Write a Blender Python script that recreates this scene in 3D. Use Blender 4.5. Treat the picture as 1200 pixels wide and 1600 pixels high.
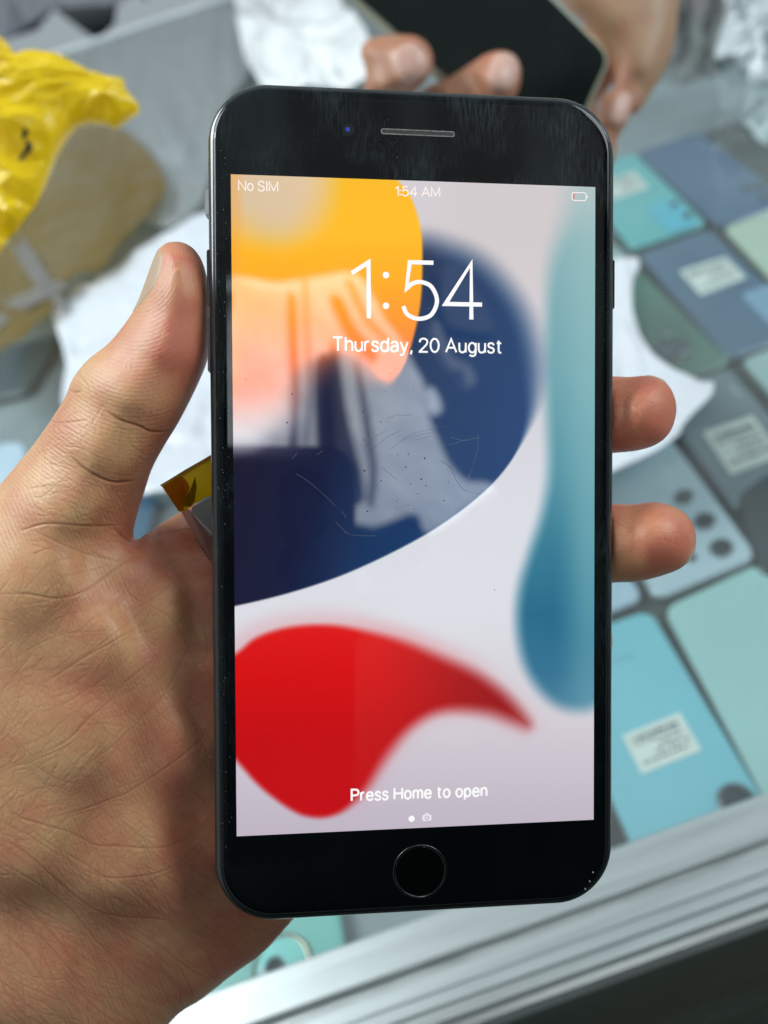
import bpy, bmesh, math, random
import numpy as np
from mathutils import Vector, Matrix, noise
from mathutils.geometry import delaunay_2d_cdt
random.seed(7); rng = np.random.default_rng(7)
SC = bpy.context.scene
for o in list(bpy.data.objects): bpy.data.objects.remove(o)

# ------------------------------------------------------------ camera
FP = 1250.0                                    # focal length in photograph pixels
CAMH = 0.40                                    # camera above the tops of the phones in the case
Yw = np.array([-330, 1085, -1250.]); Yw /= np.linalg.norm(Yw)
Xw = np.array([1, .32, 0.]); Xw -= Xw.dot(Yw) * Yw; Xw /= np.linalg.norm(Xw)
Zw = np.cross(Xw, Yw)
M3 = np.array([Xw, Yw, Zw])                    # camera axes -> world
CAM = np.array([0, 0, CAMH])
cam = bpy.data.objects.new('camera', bpy.data.cameras.new('camera'))
SC.collection.objects.link(cam)
mw = Matrix([[*M3[0], 0], [*M3[1], 0], [*M3[2], CAMH], [0, 0, 0, 1]])
cam.matrix_world = mw
cd = cam.data
cd.sensor_fit = 'VERTICAL'; cd.sensor_height = 36; cd.lens = 36 * FP / 1600
cd.clip_start = 0.002; cd.clip_end = 60
cd.dof.use_dof = True; cd.dof.focus_distance = 0.152; cd.dof.aperture_fstop = cd.lens / 2.7
SC.camera = cam
# ------------------------------------------------------------ world and lamps
W = bpy.data.worlds.new('World'); SC.world = W; W.use_nodes = True
W.node_tree.nodes['Background'].inputs[0].default_value = (.80, .93, 1.0, 1)
W.node_tree.nodes['Background'].inputs[1].default_value = 0.42
def lamp(name, kind, loc, target, energy, col, size=None, size_y=None):
    L = bpy.data.lights.new(name, kind); L.energy = energy; L.color = col
    if kind == 'AREA':
        L.size = size
        if size_y: L.shape = 'RECTANGLE'; L.size_y = size_y
    o = bpy.data.objects.new(name, L); SC.collection.objects.link(o)
    o.location = loc
    d = Vector(target) - Vector(loc)
    o.rotation_euler = d.to_track_quat('-Z', 'Y').to_euler()
    return o
lamp('shopfront_light', 'AREA', (-1.5, 1.1, 1.9), (0, .25, .1), 58, (.92, .98, 1.0), 1.5, 1.2)
lamp('ceiling_light', 'AREA', (1.9, .1, 1.5), (0.1, .3, .1), 34, (.90, .98, 1.0), 1.2, 1.2)
lamp('bulb', 'AREA', tuple(CAM + M3 @ np.array([-.80, .50, .12])), (-.02, .1, .3), 1.3, (1, .98, .95), .05, .09)
sp = lamp('added_spot_on_photographer', 'SPOT', (1.1, 1.0, .5), (-.0, -.34, .80), 1900, (1, .98, .95))  # unseen spot added to brighten the mirrored shirt
sp.data.spot_size = math.radians(27); sp.data.spot_blend = .5; sp.data.shadow_soft_size = .06
SC.view_settings.view_transform = 'Standard'; SC.view_settings.look = 'None'
SC.view_settings.exposure = 0; SC.view_settings.gamma = 1
try:
    SC.cycles.max_bounces = 10; SC.cycles.transparent_max_bounces = 12
    SC.cycles.caustics_reflective = False; SC.cycles.caustics_refractive = False
    SC.cycles.sample_clamp_indirect = 4
except Exception: pass

# ------------------------------------------------------------ helpers
def s2l(c):
    c = np.asarray(c, float) / 255.
    return np.where(c <= .04045, c / 12.92, ((c + .055) / 1.055) ** 2.4)
def hexc(r, g, b): return tuple(s2l((r, g, b))) + (1,)
def ray(px, py):
    return np.array([px - 600, 800 - py, -FP]) / FP
def gp(px, py, z=0.0):                           # point of a horizontal plane
    d = M3 @ ray(px, py); t = (z - CAMH) / d[2]
    return CAM + d * t
def cp(px, py, Z):                               # point at depth Z (metres) from the camera
    return CAM + M3 @ (ray(px, py) * Z)
def cam2w(P):                                    # camera mm (x right, y up, z depth) -> world metres
    P = np.asarray(P, float) / 1000.
    Q = np.stack([P[..., 0], P[..., 1], -P[..., 2]], -1)
    return Q @ M3.T + CAM
COL = SC.collection
def setp(o, label=None, cat=None, group=None, kind=None):
    if label: o['label'] = label
    if cat: o['category'] = cat
    if group: o['group'] = group
    if kind: o['kind'] = kind
    return o
def mesh_obj(name, verts, faces, mat=None, parent=None, smooth=False, mats=None):
    me = bpy.data.meshes.new(name)
    me.from_pydata([tuple(v) for v in verts], [], [tuple(f) for f in faces]); me.update()
    o = bpy.data.objects.new(name, me); COL.objects.link(o)
    if mat: me.materials.append(mat)
    if smooth:
        me.polygons.foreach_set('use_smooth', [True] * len(me.polygons))
    if parent is not None:
        o.parent = parent; o.matrix_parent_inverse = parent.matrix_world.inverted()
    return o
def recentre(o, p=None):
    me = o.data
    n = len(me.vertices); a = np.empty(n * 3); me.vertices.foreach_get('co', a); a = a.reshape(-1, 3)
    if p is None: p = np.array([a[:, 0].mean(), a[:, 1].mean(), a[:, 2].min()])
    a -= p; me.vertices.foreach_set('co', a.ravel()); o.location = p; me.update()
    bpy.context.view_layer.update()
    return o
def empty(name, loc, label, cat, group=None, kind=None):
    o = bpy.data.objects.new(name, None); o.empty_display_size = .01
    COL.objects.link(o); o.location = loc; setp(o, label, cat, group, kind)
    bpy.context.view_layer.update(); o.matrix_world.translation = Vector(loc)
    return o

# materials
def new_mat(name):
    m = bpy.data.materials.new(name); m.use_nodes = True
    nt = m.node_tree; b = nt.nodes['Principled BSDF']
    return m, nt, b
def mat(name, col, rough=.5, metal=0, var=.0, scale=40, bump=0, bscale=200, coat=0, ior=1.5, stretch=None, sheen=0, trans=0, alpha=1, sub=0):
    m, nt, b = new_mat(name)
    b.inputs['Base Color'].default_value = col; b.inputs['Roughness'].default_value = rough
    b.inputs['Metallic'].default_value = metal; b.inputs['IOR'].default_value = ior
    b.inputs['Coat Weight'].default_value = coat; b.inputs['Coat Roughness'].default_value = .08
    b.inputs['Alpha'].default_value = alpha
    b.inputs['Transmission Weight'].default_value = trans
    if sub:
        b.inputs['Subsurface Weight'].default_value = sub; b.inputs['Subsurface Radius'].default_value = (.004, .003, .002)
        b.inputs['Subsurface Scale'].default_value = 1
    tc = nt.nodes.new('ShaderNodeTexCoord'); mp = nt.nodes.new('ShaderNodeMapping')
    nt.links.new(tc.outputs['Object'], mp.inputs[0])
    if stretch: mp.inputs['Scale'].default_value = stretch
    if var:
        n = nt.nodes.new('ShaderNodeTexNoise'); n.inputs['Scale'].default_value = scale; n.inputs['Detail'].default_value = 6
        nt.links.new(mp.outputs[0], n.inputs['Vector'])
        r = nt.nodes.new('ShaderNodeMapRange'); r.inputs[1].default_value = .25; r.inputs[2].default_value = .75
        r.inputs[3].default_value = 1 - var; r.inputs[4].default_value = 1 + var
        nt.links.new(n.outputs[0], r.inputs[0])
        v = nt.nodes.new('ShaderNodeVectorMath'); v.operation = 'SCALE'; v.inputs[0].default_value = col[:3]
        nt.links.new(r.outputs[0], v.inputs['Scale']); nt.links.new(v.outputs[0], b.inputs['Base Color'])
        r2 = nt.nodes.new('ShaderNodeMapRange'); r2.inputs[3].default_value = rough * .8; r2.inputs[4].default_value = min(1, rough * 1.3)
        nt.links.new(n.outputs[0], r2.inputs[0]); nt.links.new(r2.outputs[0], b.inputs['Roughness'])
    if bump:
        n = nt.nodes.new('ShaderNodeTexNoise'); n.inputs['Scale'].default_value = bscale; n.inputs['Detail'].default_value = 5
        nt.links.new(mp.outputs[0], n.inputs['Vector'])
        bn = nt.nodes.new('ShaderNodeBump'); bn.inputs['Strength'].default_value = bump; bn.inputs['Distance'].default_value = .001
        nt.links.new(n.outputs[0], bn.inputs['Height']); nt.links.new(bn.outputs[0], b.inputs['Normal'])
    return m
def glass_mat(name, tint=(.93, .97, .96), ior=1.6, rough=.0, haze=0.0):
    m = bpy.data.materials.new(name); m.use_nodes = True; nt = m.node_tree
    for n in list(nt.nodes): nt.nodes.remove(n)
    out = nt.nodes.new('ShaderNodeOutputMaterial'); mix = nt.nodes.new('ShaderNodeMixShader')
    t = nt.nodes.new('ShaderNodeBsdfTransparent'); t.inputs[0].default_value = (*tint, 1)
    g = nt.nodes.new('ShaderNodeBsdfGlossy'); g.inputs['Roughness'].default_value = rough
    f = nt.nodes.new('ShaderNodeFresnel'); f.inputs[0].default_value = ior
    ge = nt.nodes.new('ShaderNodeNewGeometry'); ml = nt.nodes.new('ShaderNodeMath'); ml.operation = 'MULTIPLY'; iv = nt.nodes.new('ShaderNodeMath'); iv.operation = 'SUBTRACT'; iv.inputs[0].default_value = 1
    nt.links.new(ge.outputs['Backfacing'], iv.inputs[1]); nt.links.new(iv.outputs[0], ml.inputs[0]); nt.links.new(f.outputs[0], ml.inputs[1])
    nt.links.new(ml.outputs[0], mix.inputs[0]); nt.links.new(t.outputs[0], mix.inputs[1]); nt.links.new(g.outputs[0], mix.inputs[2])
    last = mix
    if haze:
        d = nt.nodes.new('ShaderNodeBsdfDiffuse'); d.inputs[0].default_value = (.75, .8, .82, 1)
        m2 = nt.nodes.new('ShaderNodeMixShader')
        tc = nt.nodes.new('ShaderNodeTexCoord'); n = nt.nodes.new('ShaderNodeTexNoise'); n.inputs['Scale'].default_value = 7; n.inputs['Detail'].default_value = 5
        nt.links.new(tc.outputs['Object'], n.inputs['Vector'])
        r = nt.nodes.new('ShaderNodeMapRange'); r.inputs[1].default_value = .35; r.inputs[2].default_value = .75; r.inputs[3].default_value = haze * .2; r.inputs[4].default_value = haze
        nt.links.new(n.outputs[0], r.inputs[0]); nt.links.new(r.outputs[0], m2.inputs[0])
        nt.links.new(mix.outputs[0], m2.inputs[1]); nt.links.new(d.outputs[0], m2.inputs[2]); last = m2
    nt.links.new(last.outputs[0], out.inputs[0])
    return m
def film_mat(name, col, alpha=.8, rough=.3, trl=.3, bump=0, bscale=60):
    """thin plastic film: diffuse + translucent + gloss, partly see-through"""
    m = bpy.data.materials.new(name); m.use_nodes = True; nt = m.node_tree
    for n in list(nt.nodes): nt.nodes.remove(n)
    out = nt.nodes.new('ShaderNodeOutputMaterial')
    d = nt.nodes.new('ShaderNodeBsdfDiffuse'); d.inputs[0].default_value = col
    tl = nt.nodes.new('ShaderNodeBsdfTranslucent'); tl.inputs[0].default_value = col
    g = nt.nodes.new('ShaderNodeBsdfGlossy'); g.inputs['Roughness'].default_value = rough
    t = nt.nodes.new('ShaderNodeBsdfTransparent'); t.inputs[0].default_value = tuple(.5 + .5 * c for c in col[:3]) + (1,)
    f = nt.nodes.new('ShaderNodeFresnel'); f.inputs[0].default_value = 1.5
    a = nt.nodes.new('ShaderNodeMixShader'); a.inputs[0].default_value = trl
    b = nt.nodes.new('ShaderNodeMixShader'); c = nt.nodes.new('ShaderNodeMixShader'); b.inputs[0].default_value = alpha
    L = nt.links.new
    L(d.outputs[0], a.inputs[1]); L(tl.outputs[0], a.inputs[2])
    L(t.outputs[0], b.inputs[1]); L(a.outputs[0], b.inputs[2])
    ge = nt.nodes.new('ShaderNodeNewGeometry'); ml = nt.nodes.new('ShaderNodeMath'); ml.operation = 'MULTIPLY'; iv = nt.nodes.new('ShaderNodeMath'); iv.operation = 'SUBTRACT'; iv.inputs[0].default_value = 1
    L(ge.outputs['Backfacing'], iv.inputs[1]); L(iv.outputs[0], ml.inputs[0]); L(f.outputs[0], ml.inputs[1])
    L(ml.outputs[0], c.inputs[0]); L(b.outputs[0], c.inputs[1]); L(g.outputs[0], c.inputs[2]); L(c.outputs[0], out.inputs[0])
    if bump:
        tc = nt.nodes.new('ShaderNodeTexCoord'); n = nt.nodes.new('ShaderNodeTexNoise'); n.inputs['Scale'].default_value = bscale; n.inputs['Detail'].default_value = 4
        L(tc.outputs['Object'], n.inputs['Vector']); bn = nt.nodes.new('ShaderNodeBump'); bn.inputs['Strength'].default_value = bump; bn.inputs['Distance'].default_value = .004
        L(n.outputs[0], bn.inputs['Height'])
        for q in (d, g, tl): L(bn.outputs[0], q.inputs['Normal'])
        L(bn.outputs[0], f.inputs['Normal'])
    return m
def emit_mat(name, col, strength=1.0, ior=1.5):
    m, nt, b = new_mat(name)
    b.inputs['Base Color'].default_value = (.01, .01, .01, 1); b.inputs['Roughness'].default_value = .04; b.inputs['IOR'].default_value = ior
    b.inputs['Emission Color'].default_value = col; b.inputs['Emission Strength'].default_value = strength
    return m
def poly_sd(P, X, Y):
    """signed distance to polygon, positive inside"""
    P = np.asarray(P, float); n = len(P)
    best = np.full(X.shape, 1e9); ins = np.zeros(X.shape, bool)
    for i in range(n):
        a = P[i]; b = P[(i + 1) % n]; e = b - a
        wx = X - a[0]; wy = Y - a[1]
        t = np.clip((wx * e[0] + wy * e[1]) / max(e @ e, 1e-9), 0, 1)
        best = np.minimum(best, (wx - t * e[0]) ** 2 + (wy - t * e[1]) ** 2)
        c = ((a[1] <= Y) & (b[1] > Y)) | ((b[1] <= Y) & (a[1] > Y))
        with np.errstate(divide='ignore', invalid='ignore'):
            xx = a[0] + (Y - a[1]) * e[0] / (e[1] if abs(e[1]) > 1e-9 else 1e-9)
        ins ^= c & (X < xx)
    d = np.sqrt(best)
    return np.where(ins, d, -d)
def catmull(P, n=8, closed=False):
    P = [np.array(p, float) for p in P]; out = []
    N = len(P); rngi = range(N if closed else N - 1)
    for i in rngi:
        p0 = P[(i - 1) % N] if closed or i > 0 else 2 * P[0] - P[1]
        p1 = P[i]; p2 = P[(i + 1) % N]
        p3 = P[(i + 2) % N] if closed or i + 2 < N else 2 * p2 - p1
        for k in range(n):
            t = k / n
            out.append(.5 * ((2 * p1) + (-p0 + p2) * t + (2 * p0 - 5 * p1 + 4 * p2 - p3) * t * t + (-p0 + 3 * p1 - 3 * p2 + p3) * t ** 3))
    if not closed: out.append(P[-1])
    return np.array(out)
def rrect(w, h, r, n=8):
    """rounded rectangle outline, counter-clockwise, centred"""
    r = max(r, 1e-5); out = []
    for cx, cy, a0 in ((w / 2 - r, h / 2 - r, 0), (-w / 2 + r, h / 2 - r, 90), (-w / 2 + r, -h / 2 + r, 180), (w / 2 - r, -h / 2 + r, 270)):
        for k in range(n + 1):
            a = math.radians(a0 + 90 * k / n); out.append((cx + r * math.cos(a), cy + r * math.sin(a)))
    return out
def loft(loops, cap0=True, cap1=True):
    n = len(loops[0]); V = [v for L in loops for v in L]; F = []
    for i in range(len(loops) - 1):
        for k in range(n):
            a = i * n + k; b = i * n + (k + 1) % n
            F.append((a, b, b + n, a + n))
    if cap0: F.append(tuple(range(n - 1, -1, -1)))
    if cap1: F.append(tuple(range((len(loops) - 1) * n, len(loops) * n)))
    return V, F
def prism(outline, z0, z1):
    return loft([[(x, y, z0) for x, y in outline], [(x, y, z1) for x, y in outline]])
def join(parts):
    V = []; F = []
    for v, f in parts:
        k = len(V); V += list(v); F += [tuple(i + k for i in q) for q in f]
    return V, F
def tf(V, R, t):                                  # transform list of points by 3x3 (columns) + t
    return (np.asarray(V, float) @ np.asarray(R).T) + np.asarray(t)

# ------------------------------------------------------------ setting
DARKFLOOR = mat('dark_floor', hexc(52, 62, 58), .6, var=.5, scale=3)
o = mesh_obj('floor', [(-6, -3, -.95), (6, -3, -.95), (6, 9, -.95), (-6, 9, -.95)], [(0, 1, 2, 3)], DARKFLOOR); setp(o, kind='structure')

ZG = .05                                          # top of the counter glass
ALU = mat('brushed_aluminium', (.40, .45, .455, 1), .36, .55, var=.09, scale=14, bump=.12, bscale=60, stretch=(1, 30, 30))
ALU_D = mat('aluminium_groove', (.36, .40, .40, 1), .40, .5, var=.35, scale=60, stretch=(1, 20, 20))
y_in = .1374
counter = empty('display_counter', (0, y_in, -.95), 'glass topped display counter with an aluminium front rail, phones laid out under the glass', 'display case')
def xbox(name, x0, x1, y0, y1, z0, z1, m, par=counter, bev=0):
    V = [(x0, y0, z0), (x1, y0, z0), (x1, y1, z0), (x0, y1, z0), (x0, y0, z1), (x1, y0, z1), (x1, y1, z1), (x0, y1, z1)]
    F = [(3, 2, 1, 0), (4, 5, 6, 7), (0, 1, 5, 4), (1, 2, 6, 5), (2, 3, 7, 6), (3, 0, 4, 7)]
    o = mesh_obj(name, V, F, m, par)
    if bev:
        b = o.modifiers.new('bev', 'BEVEL'); b.width = bev; b.segments = 3
    return o
ybk = y_in + 2.243
GLASS = glass_mat('counter_glass', (.91, .955, .95), 1.7, 0, haze=.05)
xbox('glass_top', -1.9, 1.6, y_in - .012, ybk, ZG - .006, ZG, GLASS)
EDGE = mat('glass_edge', hexc(150, 190, 190), .15, 0, ior=1.5)
xbox('glass_back_edge', -1.9, 1.6, ybk + .001, ybk + .030, ZG - .006, ZG + .004, mat('polished_glass_edge', (.9, .95, .95, 1), .2))
SHELF = mat('shelf_grey', hexc(150, 156, 160), .55, var=.25, scale=9)
xbox('shelf', -1.9, 1.6, y_in - .03, ybk, -.020, -.010, SHELF)
xbox('display_mat', -.02, 1.55, y_in - .02, .90, -.0099, -.0085, mat('dark_mat', hexc(70, 74, 70), .7, var=.3, scale=30))
# rail profile: (y offset towards the viewer, z)
prof = [(.000, -.012), (.000, .0025), (.0012, .004), (.0165, .004), (.0176, .0034), (.0182, .0004), (.0212, .0004), (.0219, .0036), (.0228, .004),
        (.0285, .004), (.0291, .0030), (.0298, .0030), (.0304, .004), (.0338, .004), (.0345, .0022), (.0385, .0018), (.0388, -.0005)]
def extr(name, pr, m):
    V = []; 
    for x in (-1.9, 1.6):
        V += [(x, y_in - a, ZG + b) for a, b in pr]
    n = len(pr)
    F = [(i, i + 1, i + 1 + n, i + n) for i in range(n - 1)]
    o = mesh_obj(name, V, F, m, counter)
    return o
extr('front_rail', prof[:5], ALU)
extr('rail_groove', [(.0176, .0034), (.0182, .0004), (.0212, .0004), (.0219, .0036)], ALU_D)
extr('rail_lip', prof[7:] + [(.0388, -.004)], ALU)
extr('rail_side', [(.0389, -.003), (.0415, -.004), (.0418, -.015), (.036, -.016)], mat('rail_side_grey', hexc(185, 190, 188), .4, .5, var=.1))
PANEL = mat('dark_front_panel', hexc(62, 72, 66), .35, var=.4, scale=6, stretch=(1, 8, 8))
xbox('front_panel', -1.9, 1.6, y_in - .036, y_in - .030, -.94, ZG - .017, PANEL)
xbox('kick_ledge', .02, 1.6, y_in - .135, y_in - .105, -.34, -.32, mat('brown_ledge', hexc(120, 92, 45), .5, var=.2))
xbox('front_shelf', -1.9, 1.6, y_in - .30, y_in - .038, -.38, -.36, mat('dark_shelf', hexc(66, 76, 70), .5, var=.5, scale=8))

counter.rotation_euler[2] = .045
bpy.context.view_layer.update()
# ------------------------------------------------------------ phones in the case
LENS = mat('lens_glass_black', (.012, .02, .025, 1), .08, ior=1.6)
LRING = mat('lens_ring_metal', (.12, .13, .14, 1), .35, .6)
STICK = mat('sticker_paper', hexc(226, 226, 220), .7, var=.05, scale=90)
INK = mat('sticker_ink', hexc(70, 74, 76), .7)
def cyl(cx, cy, r, z0, z1, n=28, r1=None):
    r1 = r if r1 is None else r1
    return loft([[(cx + r * math.cos(2 * math.pi * k / n), cy + r * math.sin(2 * math.pi * k / n), z0) for k in range(n)],
                 [(cx + r1 * math.cos(2 * math.pi * k / n), cy + r1 * math.sin(2 * math.pi * k / n), z1) for k in range(n)]])
def dev(label, a, b, L, col, mode='near', cams=(), module=None, sticker=None, rough=.22, dz=0, frame=None, rad=.009, width=None, ink=True, coat=.3, island=None, textline=None, quad=None):
    """a, b: photo pixels of the left/right ends of the near (or far) short edge; lies flat in the case"""
    if quad is None:
        A = gp(*a, dz); B = gp(*b, dz)
        w = np.linalg.norm((B - A)[:2]) if width is None else width
        u = (B - A); u[2] = 0; u /= np.linalg.norm(u); v = np.array([-u[1], u[0], 0])
        if width is not None and mode in ('near_r', 'far_r'): A = B - u * w
        c = A + u * w / 2 + v * (L / 2 if mode.startswith('near') else -L / 2)
    else:
        fl, fr, nr, nl = [gp(*p, dz) for p in quad]
        u = (fr - fl + nr - nl) / 2; v = (fl - nl + fr - nr) / 2; c = (fl + fr + nr + nl) / 4
        w = np.linalg.norm(u); L = np.linalg.norm(v); u = u / w; v = v / L; w -= .0012; L -= .0012
    c[2] = dz - .008
    e = empty('smartphone', c, label, 'smartphone', 'phones laid out in the display case')
    R = np.stack([u, v, [0, 0, 1]], 1); RI = np.linalg.inv(R)
    def put(nm, VF, m, par=e, smooth=False, off=(0, 0, 0)):
        return mesh_obj(nm, tf(VF[0], R, c), VF[1], m, par, smooth)
    T = .008
    bm_ = mat('phone_back', tuple(min(1, c_ * 1.10 + .01) for c_ in col[:3]) + (1,), rough * .7, 0, var=.07, scale=14, coat=.8)
    prof = [(.0016, 0), (.0004, .001), (0, .0030), (0, .0055), (.0005, .0068)]
    pr2 = [(.0006, .0069), (.0016, .0077), (.003, .008)]
    fc = frame or tuple(.55 * x + .1 for x in col[:3]) + (1,)
    lo = [[(x, y, z) for x, y in rrect(w - 2 * i, L - 2 * i, rad - i, 6)] for i, z in prof]
    put('frame', loft(lo), mat('phone_frame', fc, .3, .6), smooth=True)
    lo = [[(x, y, z) for x, y in rrect(w - 2 * i, L - 2 * i, rad - i, 6)] for i, z in pr2]
    put('back_panel', loft(lo), bm_, smooth=False)
    def loc(px, py):
        P = RI @ (gp(px, py, dz) - c); return P[0], P[1]
    par = e
    if module:
        m0, m1, mc, mr = module                       # opposite corners in pixels
        x0, y0 = loc(*m0); x1, y1 = loc(*m1)
        ol = [(x + (x0 + x1) / 2, y + (y0 + y1) / 2) for x, y in rrect(abs(x1 - x0), abs(y1 - y0), mr, 5)]
        ol2 = [(x + (x0 + x1) / 2, y + (y0 + y1) / 2) for x, y in rrect(abs(x1 - x0) - .002, abs(y1 - y0) - .002, mr - .001, 5)]
        par = put('camera_module', loft([[(x, y, T - .0002) for x, y in ol], [(x, y, T + .001) for x, y in ol], [(x, y, T + .0016) for x, y in ol2]]), mat('module_back', mc, .15, coat=.5))
    if island:
        ip, ir, ic = island
        x, y = loc(*ip)
        par = put('camera_island', join([cyl(x, y, ir, T - .0002, T + .0016, 40), cyl(x, y, ir - .0015, T + .0015, T + .0022, 40)]), mat('island', ic, .3, .3))
        put('island_ring', loft([[(x + r * math.cos(2 * math.pi * k / 40), y + r * math.sin(2 * math.pi * k / 40), z) for k in range(40)] for r, z in
             ((ir + .0012, T), (ir + .0012, T + .0014), (ir, T + .0020), (ir - .0009, T + .0018))], False, False), mat('island_rim', hexc(150, 140, 125), .3, .8), par)
        put('island_bar', prism([(x - ir * .8, y - .0015), (x + ir * .1, y - .0015), (x + ir * .1, y + .0015), (x - ir * .8, y + .0015)], T + .002, T + .003), mat('bar', hexc(150, 160, 165), .3, .6), par)
    zt = T + (.0016 if module else .0022 if island else 0)
    for cpx, cpy, cr, *cc in cams:
        x, y = loc(cpx, cpy)
        put('lens_ring', loft([[(x + r * math.cos(2 * math.pi * k / 28), y + r * math.sin(2 * math.pi * k / 28), z) for k in range(28)] for r, z in
             ((cr * 1.15, zt - .0004), (cr * 1.15, zt + .0012), (cr * 1.05, zt + .0016), (cr * .92, zt + .0014))], False, False), LRING if not cc else cc[1], par)
        lens = put('lens', cyl(x, y, cr * .95, zt - .0003, zt + .0013), LENS if not cc else cc[0], par)
    if sticker:
        q = [loc(*p) for p in sticker]
        so = put('sticker', join([([(x, y, T + .0001) for x, y in q] + [(x, y, T + .0004) for x, y in q], [(3, 2, 1, 0), (4, 5, 6, 7), (0, 1, 5, 4), (1, 2, 6, 5), (2, 3, 7, 6), (3, 0, 4, 7)])]), STICK)
        if ink:
            q = np.array(q); pcs = []
            r_ = random.Random(int(a[0]))
            def bl(s, t): return (1 - s) * (1 - t) * q[0] + s * (1 - t) * q[1] + s * t * q[2] + (1 - s) * t * q[3]
            t = .14
            for row in range(5):
                s = .10 + .25 * (row == 3)
                while s < .88:
                    ds = r_.uniform(.015, .09); hh = .07 if row else .11
                    if row != 2 or s > .4:
                        P4 = [bl(s, t), bl(min(s + ds, .92), t), bl(min(s + ds, .92), t + hh), bl(s, t + hh)]
                        pcs.append(([(p[0], p[1], T + .0005) for p in P4], [(0, 1, 2, 3)]))
                    s += ds + r_.uniform(.012, .05)
                t += .155
            so2 = put('printed_text', join(pcs), INK, so)
    if textline:
        (x0, y0), (x1, y1) = loc(*textline[0]), loc(*textline[1]); pcs = []
        for k in range(7):
            s = k / 7; x = x0 + (x1 - x0) * s; y = y0 + (y1 - y0) * s; ww = abs(x1 - x0) * .08 + abs(y1 - y0) * .08
            pcs.append(([(x, y, T + .0001), (x + ww, y, T + .0001), (x + ww, y + ww * 1.3, T + .0001), (x, y + ww * 1.3, T + .0001)], [(0, 1, 2, 3)]))
        put('printed_text', join(pcs), mat('print', textline[2], .3))
    return e
CY = (mat('lens_dark', hexc(28, 70, 88), .2), mat('cyan_ring', hexc(60, 140, 165), .2, .4))
dev('teal phone with a paper sticker and cyan camera block, beside the black phone top corner', (985, 388), (1110, 349), .205, hexc(92, 178, 180), sticker=[(940, 285), (990, 268), (1014, 293), (958, 312)],
    cams=[(1054, 322, .0042), (1074, 340, .0042)], module=((1010, 326), (1094, 350), hexc(85, 190, 215), .005), frame=hexc(120, 200, 205), quad=[(893, 272), (991, 237), (1108, 347), (984, 389)])
dev('dark blue phone with metal lens bumps, farthest from the counter rail', (1003, 240), (1093, 206), .165, hexc(52, 86, 122), mode='far', rough=.3,
    cams=[(1168, 293, .0060, mat('pale_lens', hexc(120, 132, 138), .15, .7), LRING), (1190, 290, .0060, mat('pale_lens', hexc(120, 132, 138), .15, .7), LRING), (1195, 309, .0062, mat('pale_lens', hexc(110, 122, 130), .15, .7), LRING)],
    textline=((1090, 222), (1108, 232), hexc(120, 140, 160)), quad=[(994, 237), (1089, 204), (1245, 312), (1121, 356)])
dev('slate blue phone with a white price sticker in the middle of its back', (988, 403), (1111, 358), .172, hexc(72, 98, 124), mode='far', rough=.3,
    sticker=[(1062, 424), (1133, 402), (1166, 434), (1095, 462)], module=((1156, 462), (1262, 498), hexc(135, 165, 190), .006), quad=[(990, 398), (1114, 354), (1268, 512), (1144, 561)])
dev('dark green phone with a round camera island, beside the slate blue phone', (1040, 612), (1142, 574), .166, hexc(72, 110, 92), rough=.35, width=.078, mode='near_r',
    island=((1049, 549), .0150, hexc(90, 100, 104)), cams=[(1042, 530, .0030, mat('pale_dot', hexc(170, 185, 185), .2), LRING), (1070, 557, .0033, mat('pale_dot', hexc(165, 180, 180), .2), LRING)], quad=[(868, 442), (987, 399), (1140, 566), (1018, 612)])
dev('cream coloured phone at the right edge of the photo', (1120, 351), (1240, 307), .17, hexc(186, 198, 178), mode='far', rough=.3, rad=.008, quad=[(1122, 356), (1240, 313), (1400, 465), (1288, 520)])
dev('pale grey green phone at the right edge of the photo below the sticker phone', (1146, 556), (1290, 505), .17, hexc(166, 186, 184), mode='far', rough=.3, quad=[(1149, 562), (1275, 515), (1420, 660), (1296, 715)])
dev('grey phone with a yellowed paper label, partly under the white reflection sheet', (1150, 797), (1285, 750), .172, hexc(110, 120, 126), mode='near', rough=.35,
    sticker=[(1098, 676), (1176, 650), (1222, 712), (1142, 742)], textline=((1140, 605), (1158, 622), hexc(200, 205, 210)), quad=[(1016, 618), (1141, 571), (1290, 745), (1150, 800)])
dev('plain black slab lying between the grey phone and the white phone', (1196, 880), (1350, 835), .09, hexc(26, 36, 38), mode='near', dz=.0015, rough=.12, quad=[(1143, 800), (1290, 650), (1340, 820), (1193, 876)])  # plain black slab in phone form laid over the grey phone
dev('silver white phone with three black camera lenses in a line', (1026, 936), (1188, 877), .165, hexc(176, 190, 200), mode='near', width=.0735, rough=.25,
    cams=[(1069, 777, .0058), (1101, 815, .0062), (1127, 857, .0064), (1081, 872, .0026)], frame=hexc(190, 200, 205), quad=[(875, 680), (1006, 624), (1190, 873), (1024, 936)])
dev('white phone in the case whose corner shows beside the lower fingertip', (850, 1000), (994, 941), .16, hexc(170, 188, 205), mode='near_r', width=.0735, rough=.25, quad=[(700, 750), (862, 688), (1002, 940), (832, 1004)])
dev('pale mint phone lying plain and unmarked at the right edge near the rail', (1028, 940), (1196, 880), .172, hexc(158, 192, 190), mode='far', rough=.28, textline=((1185, 915), (1192, 925), hexc(110, 130, 135)), quad=[(1026, 942), (1196, 880), (1400, 1180), (1225, 1300)])
dev('light blue phone with a printed sticker and one big black lens by the rail', (860, 1010), (1020, 949), .172, hexc(118, 182, 196), mode='far_r', width=.0720, rough=.25,
    sticker=[(972, 1150), (1062, 1114), (1096, 1172), (1003, 1210)], cams=[(1150, 1252, .0078)], textline=((960, 1034), (992, 1026), hexc(80, 120, 135)), quad=[(843, 1007), (1019, 948), (1214, 1280), (1003, 1358)])
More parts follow.
